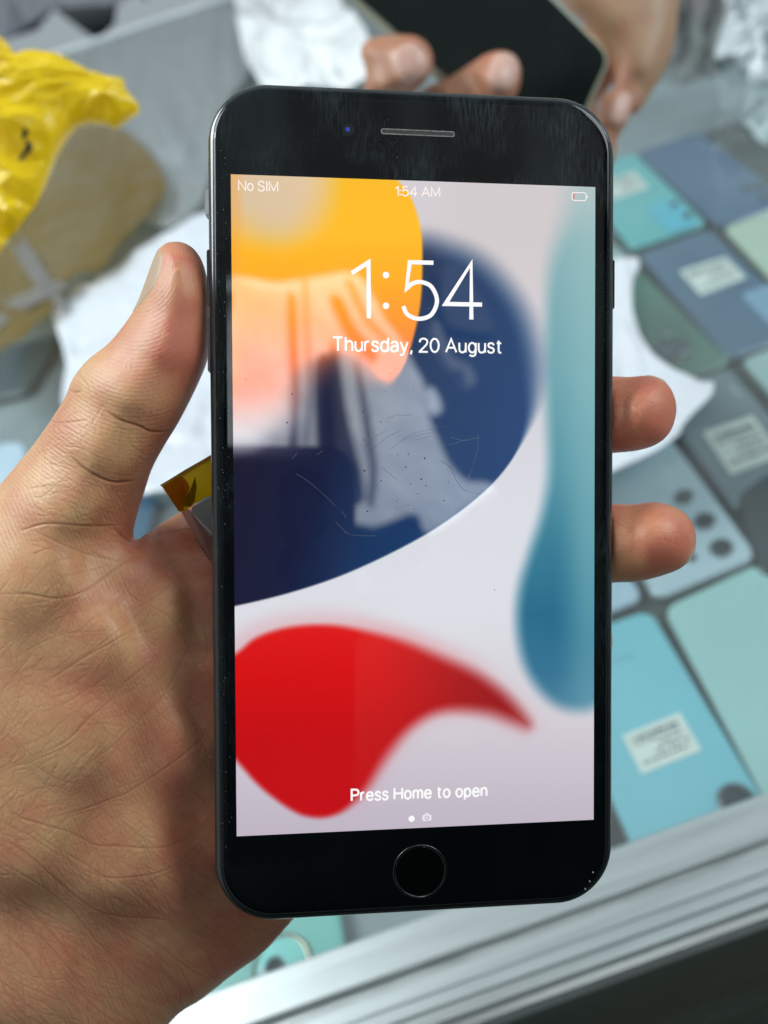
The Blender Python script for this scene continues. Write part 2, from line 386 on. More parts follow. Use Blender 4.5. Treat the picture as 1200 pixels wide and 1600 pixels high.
dev('deep blue phone whose corner shows at the rail beside the light blue phone', (780, 1245), (944, 1240), .05, hexc(30, 78, 150), mode='far_r', width=.070, rough=.3, dz=.0005)
dev('pale teal phone with one ringed lens beside the heel of the hand', (360, 1440), (524, 1385), .14, hexc(118, 180, 172), mode='far_r', width=.075, rough=.3,
    island=((442, 1510), .0135, hexc(118, 180, 176)), cams=[(432, 1514, .0042)])
dev('pale grey phone sliver between the teal phone and the white reflection sheet', (900, 430), (984, 398), .12, hexc(150, 172, 168), mode='near_r', width=.075, rough=.4)
dev('deep blue phone behind the web of the thumb', (95, 800), (262, 766), .12, hexc(50, 98, 132), mode='far', rough=.35, width=.090)
dev('slate grey slab standing for a dark reflection left of the thumb', (-90, 560), (95, 520), .12, hexc(72, 86, 100), mode='far', rough=.4)  # phone-shaped slab standing in for a dark reflection in the glass

# ------------------------------------------------------------ crumpled films and bags, several standing for reflections in the glass
def crumple(name, label, cat, outline, place, spacing, amp, freq, m, thick=.0006, puff=0, seed=0, aniso=None, group=None, parent=None, ridge=True, smooth_n=3, gain=.5):
    """sheet bounded by a photo outline, laid out by place(px,py)->point, folded by ridged noise"""
    P = catmull(outline, smooth_n, True)
    x0, y0 = P.min(0); x1, y1 = P.max(0)
    gx, gy = np.meshgrid(np.arange(x0, x1, spacing), np.arange(y0, y1, spacing * .9)); gx = gx + (np.arange(gx.shape[0]) % 2)[:, None] * spacing / 2
    gx = gx + rng.uniform(-.2, .2, gx.shape) * spacing
    sd = poly_sd(P, gx, gy); k = sd > spacing * .35
    pts = [Vector((a, b)) for a, b in P] + [Vector((a, b)) for a, b in zip(gx[k], gy[k])]
    n = len(P)
    vs, es, fs, *_ = delaunay_2d_cdt(pts, [(i, (i + 1) % n) for i in range(n)], [], 1, 1e-5)
    A = np.array([tuple(v) for v in vs]); W3 = np.array([place(a, b) for a, b in A])
    cx = W3.mean(0)
    e1 = place(*(A.mean(0) + (3, 0))) - place(*A.mean(0)); e2 = place(*(A.mean(0) + (0, -3))) - place(*A.mean(0))
    nv = np.cross(e1, e2); nv /= np.linalg.norm(nv)
    sdv = np.maximum(poly_sd(P, A[:, 0], A[:, 1]), 0)
    an = aniso or (1, 1)
    H = np.zeros(len(A))
    for i, (a, b) in enumerate(A):
        q = Vector((a * freq * an[0] + seed * 7.1, b * freq * an[1] - seed * 3.3, seed))
        wv = Vector((noise.noise(q * .7 + Vector((5, 1, 2))), noise.noise(q * .7 + Vector((1, 8, 3))), 0)) * .9
        h = 0; f = 1; g = 1
        for _ in range(4):
            v = noise.noise((q + wv) * f)
            h += g * ((1 - abs(v) * 2.2) if ridge else v); f *= 2.05; g *= gain
        H[i] = h
    H -= H.min() if puff == 0 else H.mean()
    top = W3 + nv * (H * amp)[:, None] + nv * (puff * np.sqrt(np.clip(sdv / 60., 0, 1)))[:, None]
    bot = (top - nv * thick) if not puff else W3 - nv * (puff * .6 * np.sqrt(np.clip(sdv / 60., 0, 1)) + thick)[:, None]
    N = len(A); F = []
    for f in fs:
        a2 = A[list(f)]; ar = np.cross(a2[1] - a2[0], a2[2] - a2[0])
        f = list(f) if ar < 0 else list(f)[::-1]
        F.append(tuple(f)); F.append(tuple(i + N for i in reversed(f)))
    oe = {}
    for f in F[::2]:
        for i in range(3): oe[(f[i], f[(i + 1) % 3])] = 1
    for (i, j) in list(oe):
        if (j, i) not in oe: F.append((j, i, i + N, j + N))
    o = mesh_obj(name, np.vstack([top, bot]), F, m, None, True)
    recentre(o)
    if parent is not None: o.parent = parent; o.matrix_parent_inverse = parent.matrix_world.inverted()
    if label: setp(o, label, cat, group)
    return o
onglass = lambda z=.003: (lambda a, b: gp(a, b, ZG + z))
at = lambda Z: (lambda a, b: cp(a, b, Z))
REFL_W = film_mat('white_reflection', hexc(232, 238, 244), .90, .35, .15, .25, 20)
crumple('sheet_or_reflection', 'wide white sheet standing for a reflection in the glass behind the held phone', 'plastic sheet',  # bright reflection in the counter glass, modelled as a white sheet
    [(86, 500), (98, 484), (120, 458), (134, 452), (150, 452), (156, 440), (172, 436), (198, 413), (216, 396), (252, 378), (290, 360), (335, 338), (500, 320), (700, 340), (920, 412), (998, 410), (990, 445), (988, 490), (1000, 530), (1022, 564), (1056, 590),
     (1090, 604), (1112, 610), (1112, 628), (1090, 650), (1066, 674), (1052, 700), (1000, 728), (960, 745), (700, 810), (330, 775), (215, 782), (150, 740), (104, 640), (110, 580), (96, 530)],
    onglass(), 6, .0042, .016, REFL_W, seed=3, smooth_n=2)
crumple('sheet_or_reflection', 'small pale blue white film scrap at the left edge below the thumb side', 'plastic sheet', [(-80, 740), (-20, 705), (18, 690), (40, 705), (30, 760), (-20, 820), (-80, 830)], onglass(), 8, .0015, .02,
    film_mat('pale_blue_film', hexc(190, 215, 228), .9, .3, .2), seed=5)
crumple('bag_or_reflection', 'bright white crinkled plastic bag above the held phone beside the fingers', 'plastic bag',
    [(372, -40), (374, 30), (382, 70), (388, 105), (400, 135), (440, 165), (590, 160), (585, 100), (560, 55), (520, 0), (480, -50)], onglass(.006), 5, .022, .015,
    film_mat('bright_film', hexc(252, 255, 255), 1, .12, .05), seed=11, gain=.3)
REFL_G = film_mat('grey_reflection', hexc(206, 212, 212), .40, .16, .35)
crumple('bag_or_reflection', 'clear grey film standing for soft reflections in the glass under the yellow bag', 'plastic bag',  # soft reflections in clear glass, put into a crumpled grey film
    [(60, 115), (200, 60), (330, 20), (375, 20), (395, 120), (350, 180), (320, 330), (240, 360), (160, 300), (90, 220)], onglass(.002), 7, .010, .010, REFL_G, seed=21, aniso=(2.0, .7))
crumple('bag_or_reflection', 'dark blurred packet with pale print under the clear grey reflection film', 'packet', [(185, 92), (262, 78), (285, 150), (255, 185), (205, 165)], lambda a, b: gp(a, b, .0), 6, .008, .02,
    mat('slate_packet', hexc(96, 112, 118), .4, var=.15, scale=12), seed=23, thick=.004)
crumple('bag_or_reflection', 'brownish yellow reflection of the yellow bag, built as a film beside the white sheet', 'plastic bag',  # yellow bag mirrored in the glass, painted as a coloured film
    [(-60, 400), (0, 380), (60, 320), (100, 225), (125, 200), (170, 195), (225, 235), (258, 280), (262, 310), (235, 345), (195, 385), (165, 430), (120, 445), (95, 480), (60, 520), (0, 570), (-60, 590)], onglass(.016), 7, .005, .010,
    film_mat('olive_reflection', hexc(176, 146, 40), .34, .12, .4), seed=25)
for L_, nm in (([(20, 385), (38, 375), (70, 420), (100, 470), (90, 480), (50, 440)], 'pale streak of the brownish reflection at the left edge, upper one'), ([(-20, 500), (30, 468), (110, 440), (112, 452), (40, 490), (-20, 530)], 'pale streak of the brownish reflection at the left edge, lower one')):
    crumple('reflection_streak', nm, 'reflection streak', L_, onglass(.021), 6, .004, .02, film_mat('pale_reflection', hexc(180, 178, 172), .32, .3, .3), seed=27)  # blurred streaks of the reflection, painted as thin pale strips
crumple('tissue', 'small white crumpled tissue on the glass near the top of the held phone', 'tissue',
    [(245, 242), (262, 232), (282, 236), (290, 262), (270, 266), (252, 258)], onglass(.004), 4, .006, .05, film_mat('tissue', hexc(225, 232, 238), .95, .6, .2), seed=26)
# behind the counter
crumple('plastic_curtain', 'grey translucent plastic drape behind the back edge of the counter glass', 'curtain',
    [(-160, -120), (450, -170), (520, -40), (300, 60), (50, 150), (-160, 220)], lambda a, b: gp(a, b, -.35), 14, .16, .012, mat('grey_plastic', hexc(158, 160, 168), .3, var=.25, scale=3, coat=.5), seed=31, aniso=(1.6, .5), thick=.004)
crumple('curtain', 'pale grey cloth hanging in folds beside the second hand', 'curtain',
    [(1040, -60), (1115, -60), (1130, 60), (1136, 150), (1142, 225), (1110, 240), (1060, 235), (1030, 200), (1035, 60)], lambda a, b: cp(a, b, 1.15), 6, .035, .02, mat('pale_cloth', hexc(142, 140, 138), .8, var=.1, scale=5), seed=33, aniso=(2.2, .35), thick=.003)
crumple('bag_or_reflection', 'bright white sheet standing for reflected sky at the top right corner', 'plastic bag',  # sky mirrored in the glass, modelled as a bright sheet
    [(1100, -50), (1250, -50), (1260, 260), (1185, 225), (1172, 262), (1163, 262), (1150, 200), (1132, 150), (1118, 110), (1108, 60)], lambda a, b: cp(a, b, .95), 5, .030, .03,
    film_mat('sky_reflection', hexc(245, 252, 255), .85, .07, .1), seed=41)
crumple('cloth_or_reflection', 'dark green black sheet standing for reflected foliage in the top right corner', 'cloth',  # mirrored tree leaves, painted as a dark green sheet
    [(1110, -60), (1290, -60), (1290, 360), (1200, 300), (1165, 285), (1140, 225), (1125, 120)], lambda a, b: cp(a, b, 1.25), 10, .03, .015, mat('foliage_reflection', hexc(44, 58, 54), .8, var=.3, scale=5), seed=43, thick=.004)
crumple('cloth_or_reflection', 'muted green cloth under the wrist of the second hand', 'cloth',
    [(880, 130), (985, 60), (1060, 0), (1075, 90), (1050, 190), (1045, 222), (1000, 236), (955, 235), (880, 240)], lambda a, b: cp(a, b, 1.18), 8, .02, .015, mat('muted_green_cloth', hexc(88, 102, 92), .8, var=.2, scale=5), seed=45, thick=.004)
# yellow bag
YB = film_mat('yellow_plastic', hexc(255, 226, 14), .95, .30, .32, .15, 60)
YP = [(-120, 30), (-40, 40), (0, 58), (12, 68), (22, 82), (60, 86), (100, 94), (125, 108), (148, 120), (172, 123), (194, 125), (196, 140), (206, 152), (218, 166), (217, 176), (200, 188), (180, 202), (168, 196), (140, 192), (120, 198), (106, 214), (88, 244), (72, 285), (55, 320), (0, 392), (-60, 450), (-120, 420)]
yb = crumple('bag_or_reflection', 'crumpled yellow plastic bag at the upper left edge with a small black print', 'plastic bag', YP, at(.34), 3, .0095, .0062, YB, puff=.010, seed=57, smooth_n=1, aniso=(1, 1.6), gain=.36)
from mathutils.bvhtree import BVHTree
bv = BVHTree.FromPolygons([v.co[:] for v in yb.data.vertices], [p.vertices[:] for p in yb.data.polygons])
MV = []; MF = []
MP = catmull([(37, 198), (41, 206), (36, 214), (44, 222), (45, 232), (38, 240), (31, 250)], 5); MW = np.interp(np.arange(len(MP)), [0, 6, 12, 18, len(MP) - 1], [2.0, 4.5, 2.6, 5.5, 3.0])
for k, (a, b_) in enumerate(MP):
    for sg in (-1, 1):
        d_ = Vector(M3 @ ray(a + sg * MW[k], b_ + sg * MW[k] * .3)).normalized(); o_ = Vector(CAM) - yb.location
        hit = bv.ray_cast(o_, d_)[0]
        hit = hit if hit is not None else o_ + d_ * .36
        MV.append(tuple(hit + yb.location - d_ * .0006))
    if k: MF.append((2 * k - 2, 2 * k - 1, 2 * k + 1, 2 * k))
mesh_obj('printed_mark', MV, MF, mat('black_print', (.02, .018, .012, 1), .6, var=.5, scale=400), yb)

# ------------------------------------------------------------ main phone
PH_R = np.array([[.994104, -.005784, 0], [.006662, 1.0004, 0], [.100093, -.02586, 0]])
r1 = PH_R[:, 0] / np.linalg.norm(PH_R[:, 0]); r2 = PH_R[:, 1] - (PH_R[:, 1] @ r1) * r1; r2 /= np.linalg.norm(r2)
r3 = np.cross(r1, r2)                            # away from the camera (depth)
PT = np.array([6.439, .8127, 150.635])
def L2C(p): p = np.asarray(p, float); return p[..., :1] * r1 + p[..., 1:2] * r2 + p[..., 2:3] * r3 + PT      # local mm -> camera mm
def P2L(px, py):                                 # photo pixel -> local mm on the screen plane
    d = np.array([(px - 600) / FP, (800 - py) / FP, 1.])
    t = (PT @ r3) / (d @ r3); q = d * t - PT
    return np.array([q @ r1, q @ r2])
def L2P(x, y):
    c = L2C(np.stack([x, y, 0 * x], -1)); return 600 + FP * c[..., 0] / c[..., 2], 800 - FP * c[..., 1] / c[..., 2]
def lw(V): return cam2w(L2C(np.asarray(V, float)))
XL, XR, YT, YB_ = -38.65, 38.75, 78.4, -78.1     # body extents around the display centre
BCX, BCY, BW, BH = (XL + XR) / 2, (YT + YB_) / 2, XR - XL, YT - YB_
phone = empty('smartphone', lw([[BCX, YB_, 4]])[0], 'black smartphone held upright in the hand, lit lock screen reading 1:54', 'smartphone')
def part(name, VF, m, par=phone, smooth=False, flip=True):
    V, F = VF
    o = mesh_obj(name, lw(V), [tuple(reversed(f)) for f in F] if flip else F, m, par, smooth)
    if name in ('frame', 'front_glass', 'home_button'): o.data.attributes.new('pl', 'FLOAT_VECTOR', 'POINT').data.foreach_set('vector', np.asarray(V, np.float32).ravel())
    return o
def body_loop(i, z, r=11.3, n=14): return [(x + BCX, y + BCY, z) for x, y in rrect(BW - 2 * i, BH - 2 * i, r - i, n)]
# black glossy materials with smudges
def black_glass(name, base=(.0016, .0028, .0034, 1), rough=.05, smudge=.25):
    m, nt, b = new_mat(name)
    b.inputs['IOR'].default_value = 1.33; b.inputs['Roughness'].default_value = rough
    tc = nt.nodes.new('ShaderNodeAttribute'); tc.attribute_name = 'pl'; L = nt.links.new
    def nz(scale, sc, det, a, b_):
        mp = nt.nodes.new('ShaderNodeMapping'); mp.inputs['Scale'].default_value = sc; L(tc.outputs['Vector'], mp.inputs[0])
        n1 = nt.nodes.new('ShaderNodeTexNoise'); n1.inputs['Scale'].default_value = scale; n1.inputs['Detail'].default_value = det; L(mp.outputs[0], n1.inputs['Vector'])
        r = nt.nodes.new('ShaderNodeMapRange'); r.inputs[1].default_value = a; r.inputs[2].default_value = b_; L(n1.outputs[0], r.inputs[0]); return r.outputs[0]
    def mth(op, a, b_):
        q = nt.nodes.new('ShaderNodeMath'); q.operation = op; q.use_clamp = True
        for k_, v_ in ((0, a), (1, b_)):
            if isinstance(v_, (int, float)): q.inputs[k_].default_value = v_
            else: L(v_, q.inputs[k_])
        return q.outputs[0]
    streak = mth('MULTIPLY', nz(1.0, (2.0, .30, 1), 5, .38, 1.05), nz(.075, (1, 1, 1), 3, .45, .70))
    speck = mth('MULTIPLY', nz(3.2, (1, 1, 1), 2, .62, .72), nz(.10, (1, 1, 1), 3, .48, .66))
    broad = mth('MULTIPLY', nz(.05, (1.6, .5, 1), 2, .45, .75), .18)
    sx_ = nt.nodes.new('ShaderNodeSeparateXYZ'); L(tc.outputs['Vector'], sx_.inputs[0])
    top = nt.nodes.new('ShaderNodeMapRange'); top.inputs[1].default_value = -62; top.inputs[2].default_value = 66; top.inputs[3].default_value = .06; L(sx_.outputs[1], top.inputs[0])
    tot = mth('MULTIPLY', mth('MULTIPLY', mth('ADD', mth('ADD', streak, mth('MULTIPLY', speck, .6)), broad), smudge), top.outputs[0])
    mix = nt.nodes.new('ShaderNodeMix'); mix.data_type = 'RGBA'; mix.inputs['A'].default_value = base; mix.inputs['B'].default_value = (.20, .28, .30, 1)
    L(tot, mix.inputs['Factor']); L(mix.outputs['Result'], b.inputs['Base Color'])
    rg = nt.nodes.new('ShaderNodeMath'); rg.operation = 'MULTIPLY_ADD'; rg.inputs[1].default_value = .5; rg.inputs[2].default_value = rough; L(tot, rg.inputs[0]); L(rg.outputs[0], b.inputs['Roughness'])
    return m
BG = black_glass('front_glass_black', rough=.03, smudge=.30)
JET = black_glass('glossy_black_metal', (.010, .013, .014, 1), .10, .35); JET.node_tree.nodes['Principled BSDF'].inputs['IOR'].default_value = 1.7
part('frame', loft([body_loop(i, z) for i, z in ((1.3, .55), (.85, .75), (.35, 1.5), (.08, 2.6), (0, 3.7), (.08, 4.8), (.4, 6.0), (1.0, 6.9), (2.0, 7.4))], cap0=False), JET, smooth=True)
GL = [(1.35, .9), (1.25, .62), (1.4, .40), (1.75, .18), (2.2, .06), (2.8, .01), (3.4, 0)]
part('front_glass', loft([body_loop(i, z) for i, z in reversed(GL)], cap1=False), BG, smooth=False)
g_ = bpy.data.objects['front_glass']; g_.data.polygons.foreach_set('use_smooth', [len(p.vertices) == 4 for p in g_.data.polygons])
# ---- display: wallpaper evaluated on a dense grid
def sm(x, a, b):
    t = np.clip((x - a) / (b - a), 0, 1); return t * t * (3 - 2 * t)
def wallpaper(X, Y):
    def C(*c): return np.array(c, float) / 255.
    def put(img, m, c): 
        c = c if getattr(c, 'ndim', 1) > 1 else np.broadcast_to(c, img.shape); return img * (1 - m[..., None]) + c * m[..., None]
    def ramp(v, ks):
        out = np.zeros(v.shape + (3,))
        for i in range(3): out[..., i] = np.interp(v, [k[0] for k in ks], [k[1][i] for k in ks])
        return out
    img = ramp(Y, [(270, C(205, 200, 206)), (420, C(205, 198, 200)), (620, C(205, 203, 210)), (800, C(212, 214, 222)), (960, C(214, 215, 222)), (1120, C(206, 200, 208)), (1300, C(186, 176, 190))])
    img = put(img, sm(X, 640, 760) * (1 - sm(Y, 300, 480)) * .5, C(200, 190, 188))
    # teal
    T = [(905, 200), (884, 330), (860, 410), (853, 495), (853, 612), (857, 730), (847, 800), (829, 859), (812, 918), (808, 977), (818, 1035), (841, 1077), (870, 1102), (900, 1110), (930, 1104), (990, 1060), (1000, 200)]
    sd = poly_sd(catmull(T, 4, True), X, Y); bl = 16 + 16 * (1 - sm(Y, 280, 500))
    tc = ramp(Y, [(270, C(150, 180, 182)), (400, C(128, 170, 176)), (600, C(104, 158, 168)), (740, C(78, 142, 158)), (860, C(48, 118, 142)), (960, C(36, 104, 134)), (1050, C(52, 112, 142)), (1110, C(76, 128, 154))])
    tr = ramp(Y, [(270, C(150, 184, 184)), (600, C(122, 172, 178)), (860, C(96, 154, 168)), (1000, C(78, 140, 160)), (1110, C(92, 145, 165))]); k_ = sm(X, 860, 925)[..., None]
    img = put(img, sm(sd, -bl, bl) * (.55 + .45 * sm(Y, 260, 400)), tc * (1 - k_) + tr * k_)
    # navy
    N = [(640, 380), (700, 385), (760, 415), (812, 478), (836, 550), (838, 610), (826, 665), (795, 725), (745, 778), (665, 835), (560, 888), (470, 921), (371, 946), (300, 955), (200, 900), (250, 720), (340, 700), (400, 690), (420, 640), (440, 560), (520, 440)]
    sd = poly_sd(catmull(N, 5, True), X, Y)
    lowr = sm(X + Y, 1350, 1440); bl = 2 + 30 * (1 - sm(Y, 560, 720)) + 26 * (1 - sm(Y, 690, 800)) * (1 - sm(X, 380, 560))
    nc = ramp(X + .3 * Y, [(560, C(22, 20, 42)), (720, C(20, 26, 56)), (830, C(24, 52, 92)), (1000, C(26, 62, 108))])
    img = put(img, sm(sd, -bl, bl), nc)
    img = put(img, (1 - sm(Y, 640, 730)) * (1 - sm(X, 400, 520)) , C(190, 190, 198))
    # yellow lobe, orange lower down
    yc = ramp(Y, [(270, C(242, 180, 20)), (360, C(252, 184, 20)), (430, C(252, 170, 14)), (500, C(250, 148, 40)), (560, C(250, 128, 70)), (620, C(248, 120, 80)), (680, C(240, 150, 130))])
    Yp = [(515, 180), (575, 220), (618, 278), (641, 307), (655, 348), (660, 389), (658, 466), (647, 524), (631, 572), (612, 598), (592, 596), (560, 578), (520, 560), (470, 590), (430, 630), (330, 640), (250, 600), (250, 345), (350, 345), (410, 366), (455, 366), (492, 335), (508, 285)]
    sd = poly_sd(catmull(Yp, 5, True), X, Y)
    bl = 3 + 34 * (1 - sm(X, 560, 600)) * sm(Y, 500, 580) + 40 * (1 - sm(X, 525, 590)) * (1 - sm(Y, 420, 520)) + 10 * sm(Y, 560, 600) * (1 - sm(X, 600, 640))
    bl = bl + 22 * (1 - sm(X, 430, 520)) * sm(Y, 560, 640)
    img = put(img, sm(sd, -bl, bl), yc)
    img = put(img, .50 * (1 - sm(X, 480, 540)) * (1 - sm(Y, 330, 400)), C(236, 186, 110))
    img = put(img, .75 * sm(370 - X + 16, 0, 20) * (1 - sm(Y, 560, 640)) * .6, C(235, 160, 70))
    # red
    R = [(300, 1060), (368, 1022), (402, 996), (454, 980), (516, 977), (572, 987), (629, 1003), (691, 1028), (743, 1051), (784, 1080), (812, 1110), (824, 1132), (800, 1126), (765, 1114), (725, 1109), (690, 1111), (660, 1123), (629, 1148), (598, 1189), (572, 1231), (545, 1260), (522, 1273), (498, 1277), (470, 1272), (440, 1255), (404, 1226), (368, 1186), (300, 1110)]
    sd = poly_sd(catmull(R, 5, True), X, Y); bl = 7 + 11 * sm(X, 480, 780) + 6 * sm(X, 520, 600) * sm(Y, 1100, 1180)
    halo = .30 * sm(sd, -42, 0) * (1 - sm(Y, 1000, 1060)) + .16 * sm(sd, -34, 0) * sm(X, 500, 620)
    img = put(img, halo, C(214, 120, 124))
    rc = ramp(Y, [(970, C(216, 22, 20)), (1060, C(206, 8, 8)), (1150, C(190, 6, 10)), (1280, C(188, 8, 14))]); k_ = sm(X, 560, 800)[..., None]
    img = put(img, sm(sd, -bl, bl), rc * (1 - k_) + C(150, 22, 24) * k_)
    return img
NX, NY = 300, 530
gx, gy = np.meshgrid(np.linspace(-34.25, 34.25, NX), np.linspace(-60.9, 60.9, NY))
pxx, pyy = L2P(gx, gy)
img = s2l(wallpaper(pxx, pyy) * 255)
V = lw(np.stack([gx, gy, 0 * gx - .05], -1).reshape(-1, 3))
ii = np.arange(NX * NY).reshape(NY, NX)
Q = np.stack([ii[:-1, :-1], ii[:-1, 1:], ii[1:, 1:], ii[1:, :-1]], -1).reshape(-1, 4)
def fast_mesh(name, V, Q, m, par=None, smooth=True, ngons=()):
    me = bpy.data.meshes.new(name); k = Q.shape[1]
    if len(ngons):
        L_ = np.concatenate([Q.ravel()] + [np.array(g) for g in ngons]); st = np.concatenate([np.arange(0, Q.size, k), Q.size + np.concatenate([[0], np.cumsum([len(g) for g in ngons])[:-1]])])
        me.vertices.add(len(V)); me.vertices.foreach_set('co', np.asarray(V, np.float32).ravel())
        me.loops.add(len(L_)); me.loops.foreach_set('vertex_index', L_.astype(np.int32)); me.polygons.add(len(st)); me.polygons.foreach_set('loop_start', st.astype(np.int32))
        me.polygons.foreach_set('use_smooth', np.full(len(st), smooth)); me.update(calc_edges=True)
        o = bpy.data.objects.new(name, me); COL.objects.link(o); me.materials.append(m); return o
    me.vertices.add(len(V)); me.vertices.foreach_set('co', np.asarray(V, np.float32).ravel())
    me.loops.add(Q.size); me.loops.foreach_set('vertex_index', Q.astype(np.int32).ravel())
    me.polygons.add(len(Q)); me.polygons.foreach_set('loop_start', np.arange(0, Q.size, k, dtype=np.int32))
    try: me.polygons.foreach_set('loop_total', np.full(len(Q), k, np.int32))
    except Exception: pass
    me.polygons.foreach_set('use_smooth', np.full(len(Q), smooth)); me.update(calc_edges=True)
    o = bpy.data.objects.new(name, me); COL.objects.link(o); me.materials.append(m)
    if par is not None: o.parent = par; o.matrix_parent_inverse = par.matrix_world.inverted()
    return o
dm, nt, b = new_mat('lit_display')
b.inputs['Base Color'].default_value = (.004, .004, .005, 1); b.inputs['Roughness'].default_value = .03; b.inputs['IOR'].default_value = 1.5
at_ = nt.nodes.new('ShaderNodeAttribute'); at_.attribute_name = 'wall'
nt.links.new(at_.outputs['Color'], b.inputs['Emission Color']); b.inputs['Emission Strength'].default_value = 1.06
disp = fast_mesh('display', V, Q, dm, phone, False)
ca = disp.data.color_attributes.new('wall', 'FLOAT_COLOR', 'POINT')
ca.data.foreach_set('color', np.concatenate([img.reshape(-1, 3), np.ones((NX * NY, 1))], 1).astype(np.float32).ravel())
# ---- lettering drawn as strokes
def ell(cx, cy, rx, ry, n=28): return [(cx + rx * math.cos(2 * math.pi * k / n), cy + ry * math.sin(2 * math.pi * k / n)) for k in range(n + 1)]
cm = lambda *p: [tuple(q) for q in catmull(p, 6)]
X_ = .73
GLY = {
 'N': (.68, [[(0, 0), (0, 1), (.68, 0), (.68, 1)]]), 'S': (.60, [cm((.57, .78), (.5, .94), (.3, 1.0), (.1, .93), (.03, .76), (.1, .61), (.3, .525), (.5, .44), (.59, .26), (.5, .07), (.3, 0), (.08, .07), (0, .23))]),
 'I': (.10, [[(.05, 0), (.05, 1)]]), 'M': (.82, [[(0, 0), (0, 1), (.41, .08), (.82, 1), (.82, 0)]]), 'A': (.74, [[(0, 0), (.37, 1), (.74, 0)], [(.13, .34), (.61, .34)]]),
 'T': (.66, [[(0, 1), (.66, 1)], [(.33, 1), (.33, 0)]]), 'P': (.58, [[(0, 0), (0, 1), (.33, 1)] + cm((.33, 1), (.52, .93), (.59, .74), (.52, .55), (.33, .48)) + [(0, .48)]]),
 'H': (.68, [[(0, 0), (0, 1)], [(.68, 0), (.68, 1)], [(0, .52), (.68, .52)]]),
 'o': (.53, [ell(.265, .365, .265, .365)]), 'h': (.46, [[(0, 0), (0, 1.02)], cm((0, .42), (.07, .63), (.24, .73), (.40, .67), (.46, .48)) + [(.46, 0)]]),
 'n': (.46, [[(0, 0), (0, .73)], cm((0, .42), (.07, .63), (.24, .73), (.40, .67), (.46, .48)) + [(.46, 0)]]),
 'm': (.78, [[(0, 0), (0, .73)], cm((0, .45), (.06, .64), (.2, .73), (.34, .67), (.39, .48)) + [(.39, 0)], cm((.39, .45), (.45, .64), (.59, .73), (.73, .67), (.78, .48)) + [(.78, 0)]]),
 'u': (.46, [[(.46, 0), (.46, .73)], [(0, .73)] + cm((0, .25), (.06, .07), (.22, 0), (.39, .09), (.46, .3))]),
 'r': (.27, [[(0, 0), (0, .73)], cm((0, .42), (.05, .62), (.16, .71), (.28, .72))]),
 's': (.42, [cm((.41, .56), (.36, .68), (.21, .73), (.07, .68), (.03, .55), (.08, .44), (.22, .38), (.36, .32), (.42, .19), (.36, .05), (.2, 0), (.05, .05), (0, .18))]),
 'd': (.50, [[(.50, 0), (.50, 1.02)], ell(.25, .365, .25, .365)]), 'p': (.50, [[(0, -.27), (0, .73)], ell(.25, .365, .25, .365)]),
 'a': (.45, [cm((.03, .55), (.10, .68), (.24, .73), (.39, .67), (.45, .50)) + [(.45, 0)], cm((.45, .43), (.25, .41), (.07, .34), (0, .2), (.06, .05), (.2, 0), (.37, .07), (.45, .24))]),
 'y': (.50, [[(0, .73), (.26, .02)], cm((.50, .73), (.26, .02), (.19, -.19), (.10, -.26), (-.02, -.25))]),
 ',': (.10, [[(.08, .10), (.0, -.20)]]), '.': (0, [[(0, 0), (0, .02)]]),
 'g': (.50, [[(.50, .73)] + cm((.50, 0), (.44, -.2), (.25, -.27), (.05, -.2)), ell(.25, .365, .25, .365)]),
 't': (.32, [[(.13, .93)] + cm((.13, .2), (.17, .04), (.32, 0)), [(0, .73), (.32, .73)]]),
 'e': (.52, [[(.01, .39), (.52, .39)] + cm((.52, .39), (.46, .63), (.27, .73), (.08, .64), (0, .37), (.08, .09), (.28, 0), (.44, .06), (.51, .18))]),
 '1': (.27, [[(0, .79), (.27, .985), (.27, 0)]]), '2': (.58, [cm((.02, .72), (.09, .92), (.29, 1), (.5, .92), (.56, .73), (.47, .52), (.25, .27), (.02, .02)) + [(.02, 0), (.6, 0)]]),
 '0': (.58, [ell(.29, .5, .29, .5)]), '5': (.60, [[(.54, 1), (.12, 1), (.06, .53)] + cm((.06, .53), (.16, .62), (.31, .655), (.5, .575), (.60, .33), (.5, .08), (.28, 0), (.08, .07), (0, .22))]),
 '4': (.68, [[(.48, 0), (.48, 1), (0, .27), (.68, .27)]]), ':': (0, [[(0, .12), (0, .125)], [(0, .60), (0, .605)]]),
}
def ribbon(P, w, z, capr=False):
    """flat stroke of width w through the points, mitred corners and square ends"""
    P = [np.array(p, float) for p in P]; Q_ = [P[0]]
    for p in P[1:]:
        if np.linalg.norm(p - Q_[-1]) > 1e-6: Q_.append(p)
    P = Q_; closed = len(P) > 3 and np.linalg.norm(P[0] - P[-1]) < 1e-5
    if capr:
        c_ = P[0]; return [([(c_[0] + w * .62 * math.cos(a * math.pi / 8), c_[1] + w * .62 * math.sin(a * math.pi / 8), z) for a in range(16)], [tuple(range(16))])]
    if closed: P = P[:-1]
    n = len(P); V_ = []
    for i in range(n):
        d0 = P[i] - P[i - 1] if (i > 0 or closed) else P[1] - P[0]; d1 = P[(i + 1) % n] - P[i] if (i < n - 1 or closed) else d0
        d0 = d0 / np.linalg.norm(d0); d1 = d1 / np.linalg.norm(d1)
        n0 = np.array([-d0[1], d0[0]]); n1 = np.array([-d1[1], d1[0]]); m = n0 + n1; L_ = np.linalg.norm(m)
        if L_ < .35: m = n0; k = 1
        else: m = m / L_; k = min(1 / max(m @ n0, .3), 2.2)
        V_ += [(*(P[i] + m * k * w / 2), z), (*(P[i] - m * k * w / 2), z)]
    F_ = [(2 * i, 2 * i + 1, (2 * i + 3) % (2 * n), (2 * i + 2) % (2 * n)) for i in range(n if closed else n - 1)]
    return [(V_, F_)]
